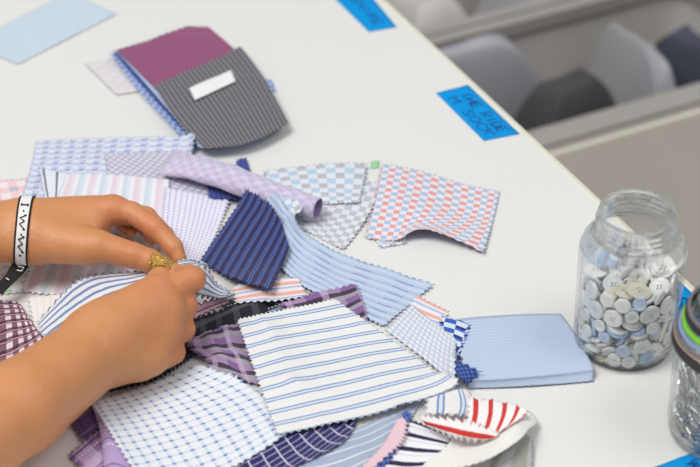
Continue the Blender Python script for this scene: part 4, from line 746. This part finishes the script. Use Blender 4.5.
rb, rt = J(162, 277, 4.2, 0)[0], J(174, 269, 3.9, 0)[0]
rthumb = Hand([(J(148, 292, 4.4, 1.0), J(160, 279, 4.3, .88)), (J(160, 279, 4.3, .88), J(171, 271, 4.0, .70))], [], kb=.28)
nail(rthumb, rb, rt, camv*.4+np.array([0, .35, .85]), .75)

# ================================================================== woven wristband on the left wrist
def wristband():
    a0 = P(12, 231, 4.2)*100; a1 = P(24, 233, 4.1)*100; ax = unit(a1-a0); wdt = 1.12
    up0 = unit(np.array([0, 0, 1.])-ax*ax[2]); sd = np.cross(ax, up0)
    cen = P(24.5, 232, 4.15)*100; n = 120; m = 9; pts = np.zeros((n, m, 3))
    for i in range(n):
        a = 2*PI*i/n; dr = up0*math.cos(a)+sd*math.sin(a)  # sd points towards the camera side
        for j in range(m):
            o = cen+ax*(j/(m-1)-.5)*wdt+ax*.42*math.sin(a)
            q = project(left, o+dr*5, -dr); pts[i, j] = q+dr*(.07)
    for _ in range(2): pts = (pts+np.roll(pts, 1, 0)+np.roll(pts, -1, 0))/3
    return pts, ax
wpts, wax = wristband()
n, m = wpts.shape[:2]
def strip(name, j0, j1, mat, parent=None, extra=0.):
    cen = wpts.mean((0, 1)); V = []
    for i in range(n):
        for j in range(j0, j1+1):
            p = wpts[i, j]; V.append((p+unit((p-cen)-wax*((p-cen)@wax))*extra)*.01)
    k = j1-j0+1
    F = [(i*k+j, i*k+j+1, ((i+1) % n)*k+j+1, ((i+1) % n)*k+j) for i in range(n) for j in range(k-1)]
    o = link(name, mesh(name, V, F), mat, parent); s = o.modifiers.new('t', 'SOLIDIFY'); s.thickness = .0007; s.offset = 0
    return o
band = thing('wristband', (wpts.mean((0, 1))*.01).tolist())
adopt(strip('woven_band', 0, m-1, M_WTHREAD), band)
for j in (0, m-2): 
    o = adopt(strip('edge_cord', j, j+1, M_INKB, None, .03), band); o['label'] = 'black edging'
tag(band, 'white woven wristband with black letters and black edges on the left wrist', 'wristband')
# letters run round the wrist, facing the camera
top_i = np.argsort([-(wpts[i, m//2]@unit(CAM*100-wpts.mean((0, 1)))) for i in range(n)])[0]
# parameterise by image row: pick the visible arc from the far outline to the near one
def band_pt(px_row, v):
    """point on the band at image row px_row, v 0..1 across the band (camera side)"""
    best = None
    for i in range(n):
        c = wpts[i, m//2]; p = unit(c-wpts.mean((0, 1)))
        if p@unit(CAM*100-c) < 0.05: continue
        w = c*.01-CAM; fw = np.array([0, math.cos(TH), -math.sin(TH)]); upv = np.array([0, math.sin(TH), math.cos(TH)])
        y = 233.5-FPX*(w@upv)/(w@fw)
        if best is None or abs(y-px_row) < best[0]: best = (abs(y-px_row), i)
    i = best[1]; j = v*(m-1); j0 = int(min(j, m-2)); p = wpts[i, j0]*(1-(j-j0))+wpts[i, j0+1]*(j-j0)
    return Vector(((p+unit(c_ - p)*0)*.01).tolist()) if False else Vector((p*.01).tolist())+Vector((unit(p-wpts.mean((0, 1)))*.0009).tolist())
bm = bmesh.new()
def wl(pts, r=.00055): tube_bm(bm, [band_pt(y, v) for y, v in pts], r, 5)
for y0 in (222, 244):      # two letters reading around the wrist
    wl([(y0-7, .72), (y0-4, .30), (y0, .62)]); wl([(y0, .62), (y0+3, .30), (y0+7, .70)]); wl([(y0-7, .72), (y0-7, .58)]); wl([(y0+7, .70), (y0+7, .56)])
wl([(205, .30), (205, .72)]); wl([(204, .30), (207, .30)]); wl([(204, .72), (207, .72)])
for y0 in (211, 234, 254): wl([(y0, .45), (y0+1, .52)], .0008)
o = adopt(obj_bm('lettering', bm, M_INKB), band); o['label'] = 'black woven letters'
# black tail of the band
g = [[(17, 256, 3.0), (10, 267, 2.4), (2, 279, 2.0), (-12, 289, 1.7)], [(31, 258, 2.9), (26, 270, 2.2), (14, 282, 1.9), (2, 294, 1.6)]]
p = patch(g, mode='abs', pink='0000', wrinkle=0, step=1.2, raise_h=False)
o = finish_cloth('strap_tail', [p], M_INKB, None, .7); adopt(o, band); o['label'] = 'black loose end'
bm = bmesh.new()
def tl(pts): tube_bm(bm, [PV(x, y, h+.12) for x, y, h in pts], .00045, 5)
tl([(17.5, 266, 2.5), (24, 267.5, 2.4), (21.5, 271, 2.25), (17, 270, 2.3)]); tl([(6, 278, 2.05), (9, 280, 2.0)])
o = adopt(obj_bm('lettering', bm, M_WTHREAD), band); o['label'] = 'white woven mark'

# ================================================================== glass jars
def glassmat(name, tint='f6faf8', mixv=.45):
    m, nt, b = newmat(name); nt.nodes.remove(b)
    g = nt.nodes.new('ShaderNodeBsdfGlass'); g.inputs['IOR'].default_value = 1.45; g.inputs['Roughness'].default_value = 0.0; g.inputs['Color'].default_value = srgb(tint)
    t = nt.nodes.new('ShaderNodeBsdfTransparent'); t.inputs[0].default_value = srgb(tint)
    x = nt.nodes.new('ShaderNodeMixShader'); x.inputs[0].default_value = mixv
    nt.links.new(t.outputs[0], x.inputs[1]); nt.links.new(g.outputs[0], x.inputs[2]); nt.links.new(x.outputs[0], nt.nodes['Material Output'].inputs[0])
    return m
M_GLASS = glassmat('clear_thick_glass', 'fdfefe', .55)
def thinglass(name):
    m, nt, b = newmat(name); nt.nodes.remove(b)
    g = nt.nodes.new('ShaderNodeBsdfGlossy'); g.inputs['Roughness'].default_value = .02
    t = nt.nodes.new('ShaderNodeBsdfTransparent'); t.inputs[0].default_value = srgb('fbfcfc')
    fr = nt.nodes.new('ShaderNodeLayerWeight'); fr.inputs[0].default_value = .5
    x = nt.nodes.new('ShaderNodeMixShader'); nt.links.new(nmath(nt, 'ADD', nmath(nt, 'MULTIPLY', nmath(nt, 'POWER', fr.outputs[1], 4.0), .75), .035), x.inputs[0])
    nt.links.new(t.outputs[0], x.inputs[1]); nt.links.new(g.outputs[0], x.inputs[2]); nt.links.new(x.outputs[0], nt.nodes['Material Output'].inputs[0])
    return m
M_THIN = thinglass('clear_wall_glass')
jar_prof = [(0, .30), (2.4, .22), (3.0, .02), (3.35, .0), (3.52, .14), (3.68, .5), (3.78, 1.2), (3.92, 7.9), (3.88, 8.5), (3.72, 9.0), (3.42, 9.4), (3.12, 9.62), (2.98, 9.74), (3.02, 9.86), (3.10, 9.95), (3.02, 10.06), (2.86, 10.16),
            (2.84, 10.3), (2.95, 10.42), (2.95, 10.5), (2.83, 10.62), (2.83, 10.74), (2.94, 10.86), (2.94, 10.94), (2.82, 11.06), (2.81, 11.3), (2.83, 11.52), (2.78, 11.66), (2.68, 11.70), (2.58, 11.64),
            (2.55, 11.4), (2.55, 10.2), (2.62, 9.85), (2.9, 9.45), (3.3, 9.1), (3.58, 8.7), (3.68, 8.2), (3.70, 7.8), (3.58, 1.2), (3.48, .66), (3.2, .44), (2.6, .44), (0, .46)]
def jar(label, px, py, name='glass_jar', zx=0):
    base = PV(px, py, 0); base.z = TT+.0006
    t = thing(name, base); v, f = lathe([(r*.01, (z+zx*min(1, max(0, (z-7.5)/.5)))*.01) for r, z in jar_prof], 96)
    me = mesh('glass_body', v, f); bm = bmesh.new(); bm.from_mesh(me); bmesh.ops.remove_doubles(bm, verts=bm.verts, dist=1e-5); bmesh.ops.recalc_face_normals(bm, faces=bm.faces); bm.to_mesh(me); bm.free()
    o = link('glass_body', me, [M_GLASS, M_THIN], t)
    for p in me.polygons:
        if .010 < p.center.z < .091: p.material_index = 1
    tag(t, label, 'jar', 'glass jars at the table edge')
    return t
j1 = jar('open glass jar filled with white buttons, beside the folded blue swatch', 623, 343.5, zx=.45)
j2 = jar('glass jar of silver safety pins with bands around its neck, cut by the right edge', 719.5, 432)

# buttons
def btn_mesh(kind, nh=4):
    R = .5; prof = [(0, .07), (.30, .07), (.34, .085), (.385, .125), (.43, .14), (.475, .12), (.5, .07), (.5, .0), (.47, -.06), (.40, -.10), (0, -.11)]
    if kind == 'flat': prof = [(0, .09), (.20, .09), (.27, .12), (.46, .12), (.5, .08), (.5, -.05), (.46, -.10), (0, -.10)]
    v, f = lathe([(r, z) for r, z in prof], 28)
    me = mesh('b', v, f); bm = bmesh.new(); bm.from_mesh(me); bmesh.ops.remove_doubles(bm, verts=bm.verts, dist=1e-5); bmesh.ops.recalc_face_normals(bm, faces=bm.faces); bm.to_mesh(me); bm.free()
    o = bpy.data.objects.new('b', me); C.objects.link(o); cut = bmesh.new()
    for k in range(nh):
        a = PI/4+k*2*PI/nh
        bmesh.ops.create_cone(cut, cap_ends=True, segments=10, radius1=.045, radius2=.045, depth=1, matrix=Matrix.Translation((.11*math.cos(a), .11*math.sin(a), 0)))
    cm = bpy.data.meshes.new('c'); cut.to_mesh(cm); cut.free(); co = bpy.data.objects.new('c', cm); C.objects.link(co)
    md = o.modifiers.new('b', 'BOOLEAN'); md.object = co; md.operation = 'DIFFERENCE'; md.solver = 'EXACT'
    dg = bpy.context.evaluated_depsgraph_get(); r = bpy.data.meshes.new_from_object(o.evaluated_get(dg)); r.name = 'button_mesh'
    bpy.data.objects.remove(o); bpy.data.objects.remove(co)
    return r
BC = [('white', 'f8f7f5', .22, .46), ('pearly grey white', 'ebebec', .18, .16), ('pale blue', 'c6d7f0', .3, .14), ('cream', 'ece4d2', .3, .12), ('sky blue rimmed', 'a9c4ea', .3, .06), ('translucent off-white', 'e8eaec', .15, .14), ('dark navy', '2c3044', .3, .03), ('tan', 'c9b48c', .35, .03)]
bmeshes = {}
for nm, colr, rg, w in BC:
    mt = plain('button_'+nm.replace(' ', '_'), colr, rough=rg, spec=.6, noise=.08, nscale=3, coat=.3)
    for kind, nh in (('rim', 4), ('flat', 4), ('rim', 2)):
        q = btn_mesh(kind, nh); q.materials.append(mt); bmeshes[(nm, kind, nh)] = q
rb_ = random.Random(9); jb = j1.location
for (x, y, z, a, b_, c, dia) in BUTTONS:
    nm = rb_.choices([q[0] for q in BC], [q[3] for q in BC])[0]; kind, nh = rb_.choice([('rim', 4), ('flat', 4), ('rim', 4), ('rim', 2)])
    o = bpy.data.objects.new('button', bmeshes[(nm, kind, nh)]); C.objects.link(o)
    o.location = (jb.x+x*.01, jb.y+y*.01, jb.z+(z+.03)*.01); o.rotation_euler = (a, b_, c); s = dia*.01; o.scale = (s, s, .0112 if dia < 1.25 else .0125)
    size = 'small' if dia < 1.18 else 'medium-sized' if dia < 1.4 else 'large'
    hgt = 'bottom' if z < 2.4 else 'middle' if z < 4.9 else 'top'
    tag(o, '%s %s %s-hole button in the %s of the button jar' % (size, nm, 'four' if nh == 4 else 'two', hgt), 'button', 'buttons in the glass jar')

# safety pins in the second jar
M_STEEL = plain('silver_steel', 'c9c9cc', rough=.25, metal=1)
M_BLUEPIN = plain('blue_enamel_steel', '2b4fa0', rough=.3, metal=.6)
def pin_mesh(mat):
    bm = bmesh.new(); L = 1.5
    arc = [(-L+.16*math.cos(a), .16*math.sin(a), .0+.05*a/6) for a in np.linspace(PI*.5, PI*2.9, 16)]
    tube_bm(bm, [(L*.7, .2, 0), (0, .2, 0), (-L+.1, .17, 0)]+arc+[(-L+.2, -.12, .05), (0, -.2, .05), (L*.75, -.14, .03)], .045, 6)
    # clasp
    vs = [(L*.62, .27), (L*.62, -.24), (L*.9, -.16), (L, 0.02), (L*.9, .24)]
    lo = [bm.verts.new((x, y, -.07)) for x, y in vs]; hi = [bm.verts.new((x, y, .1)) for x, y in vs]
    bm.faces.new(lo[::-1]); bm.faces.new(hi)
    for i in range(5): bm.faces.new((lo[i], lo[(i+1) % 5], hi[(i+1) % 5], hi[i]))
    bmesh.ops.recalc_face_normals(bm, faces=bm.faces); me = bpy.data.meshes.new('safety_pin'); bm.to_mesh(me); bm.free(); me.materials.append(mat)
    me.polygons.foreach_set('use_smooth', [len(p.vertices) == 4 and p.area < .02 for p in me.polygons]); return me
pm, pb = pin_mesh(M_STEEL), pin_mesh(M_BLUEPIN); r2 = random.Random(4); jc = j2.location
for k in range(200):
    lay = k//17; a = math.radians(140)+r2.random()*math.radians(160)    # the side of the jar the photo shows
    rad = 3.30-.28*(k % 3); z = .75+lay*.54+r2.random()*.3
    tilt = r2.uniform(-.9, .9); blue = r2.random() < .06
    s = r2.choice([.62, .72, .8])
    o = bpy.data.objects.new('safety_pin', pb if blue else pm); C.objects.link(o)
    chord = 1-math.cos(min(1, s*1.5/3.6)); rad -= chord*3.4
    Mx = Matrix.Translation((jc.x+rad*.01*math.cos(a), jc.y+rad*.01*math.sin(a), jc.z+max(z, .6+abs(math.sin(tilt))*s*1.5+.15)*.01)) @ Matrix.Rotation(a+PI/2, 4, 'Z') @ Matrix.Rotation(tilt, 4, 'Y') @ Matrix.Rotation(PI/2, 4, 'X') @ Matrix.Scale(s*.01, 4)
    o.matrix_world = Mx
    tag(o, ('blue' if blue else 'silver')+' safety pin in the jar at the right edge', 'safety pin', 'safety pins in the second jar')
# bands around the neck and mouth of the second jar
def band_ring(name, rr, z0, w, th, mat, label, wob=.0, seed=1, tilt=0.):
    r = random.Random(seed); p1, p2 = r.random()*6, r.random()*6; V = []; F = []; n = 96
    sec = [(0, 0), (th, w*.15), (th, w*.85), (0, w)]
    for i in range(n):
        a = 2*PI*i/n; dz = wob*math.sin(2*a+p1)+wob*.6*math.sin(5*a+p2)+tilt*math.cos(a); dr = .3*wob*math.sin(3*a+p2)
        for q, zz in sec: V.append((jc.x+(rr+q+dr)*.01*math.cos(a), jc.y+(rr+q+dr)*.01*math.sin(a), jc.z+(z0+zz+dz)*.01))
    for i in range(n):
        for k in range(4): F.append((i*4+k, ((i+1) % n)*4+k, ((i+1) % n)*4+(k+1) % 4, i*4+(k+1) % 4))
    me = mesh(name, V, F); bm = bmesh.new(); bm.from_mesh(me); bmesh.ops.recalc_face_normals(bm, faces=bm.faces); bm.to_mesh(me); bm.free()
    o = link(name, me, mat); return tag(o, label, 'elastic band', 'elastic bands stretched round the second jar')
ML = {k: plain('elastic_'+k, c, rough=.6, noise=.15, nscale=300, bump=.1) for k, c in dict(black='2e2c30', grey='77727a', green='84d436', blue='8fa6cf', tan='c9ad8a').items()}
for i, (k, z, w, rr, tl, lb) in enumerate([('black', 8.0, .7, 3.96, .1, 'wide black elastic band, lowest on the second jar'), ('tan', 8.75, .16, 3.9, 0, 'thin tan elastic band just above the lowest black one'), ('grey', 8.95, .35, 3.85, 0, 'grey elastic band below the pale blue one'),
        ('blue', 9.35, .28, 3.62, .05, 'pale blue elastic band just below the green one'), ('green', 9.68, .45, 3.45, .08, 'bright green elastic band round the neck of the second jar'), ('black', 10.2, .5, 3.30, .05, 'black elastic band directly above the green one'),
        ('grey', 10.75, .3, 3.2, .05, 'grey elastic band near the mouth of the second jar')]):
    band_ring('elastic_band', rr, z, w, .22, ML[k], lb, .06, i+3, tl)
def coil(col_, r0, z0, label, seed):
    r = random.Random(seed); bm = bmesh.new(); pts = []
    cx, cy = jc.x+r.uniform(-.004, .004), jc.y+r.uniform(-.004, .004)
    for i in range(48):
        a = 2*PI*i/48; rr = r0*(1+.12*math.sin(3*a+seed)); pts.append((cx+rr*math.cos(a), cy+rr*math.sin(a), jc.z+z0+.0025*math.sin(2*a+seed)))
    tube_bm(bm, pts, .0020, 8, True); o = obj_bm('hair_tie', bm, ML[col_], smooth=True); tag(o, label, 'hair tie', 'elastic loops in the mouth of the second jar')
coil('tan', .019, .112, 'tan elastic loop inside the mouth of the second jar', 1); coil('black', .019, .104, 'black elastic loop inside the mouth of the second jar', 3); coil('grey', .018, .096, 'grey elastic loop, lowest inside the mouth of the second jar', 5)

# ================================================================== light
w = bpy.data.worlds.new('world'); SC.world = w; w.use_nodes = True; nt = w.node_tree; bg = nt.nodes['Background']
tc = nt.nodes.new('ShaderNodeTexCoord'); sp = nt.nodes.new('ShaderNodeSeparateXYZ'); nt.links.new(tc.outputs['Generated'], sp.inputs[0])
rp = nt.nodes.new('ShaderNodeValToRGB'); rp.color_ramp.elements[0].position = .42; rp.color_ramp.elements[0].color = (.28, .27, .265, 1); rp.color_ramp.elements[1].position = .75; rp.color_ramp.elements[1].color = (.80, .82, .86, 1)
nt.links.new(nmath(nt, 'ADD', nmath(nt, 'MULTIPLY', sp.outputs[2], .5), .5), rp.inputs[0]); nt.links.new(rp.outputs[0], bg.inputs[0]); bg.inputs[1].default_value = .44
def area(loc, tgt, size, e, col):
    l = bpy.data.lights.new('area', 'AREA'); l.shape = 'RECTANGLE'; l.size, l.size_y = size; l.energy = e; l.color = col
    o = bpy.data.objects.new('unseen_overhead_light' if loc[2] > 2.5 else 'window_light', l); C.objects.link(o); o.location = loc
    o.rotation_euler = (Vector(tgt)-Vector(loc)).to_track_quat('-Z', 'Y').to_euler()
area((-1.5, -.9, 4.35), (0, 0, TT), (1.8, 1.8), 110, (1, .985, .95))
area((1.7, -.7, 3.5), (.35, .35, TT-.3), (1.4, 1.0), 20, (1, .99, .97))  # added fill lamp with no known source, brightens the bins
SC.view_settings.view_transform = 'Standard'; SC.view_settings.look = 'None'; SC.view_settings.gamma = 1; SC.view_settings.exposure = 0.0
SC.cycles.max_bounces = 14; SC.cycles.transparent_max_bounces = 24; SC.cycles.transmission_bounces = 14; SC.cycles.caustics_refractive = True; SC.cycles.use_denoising = True; SC.cycles.sample_clamp_indirect = 4
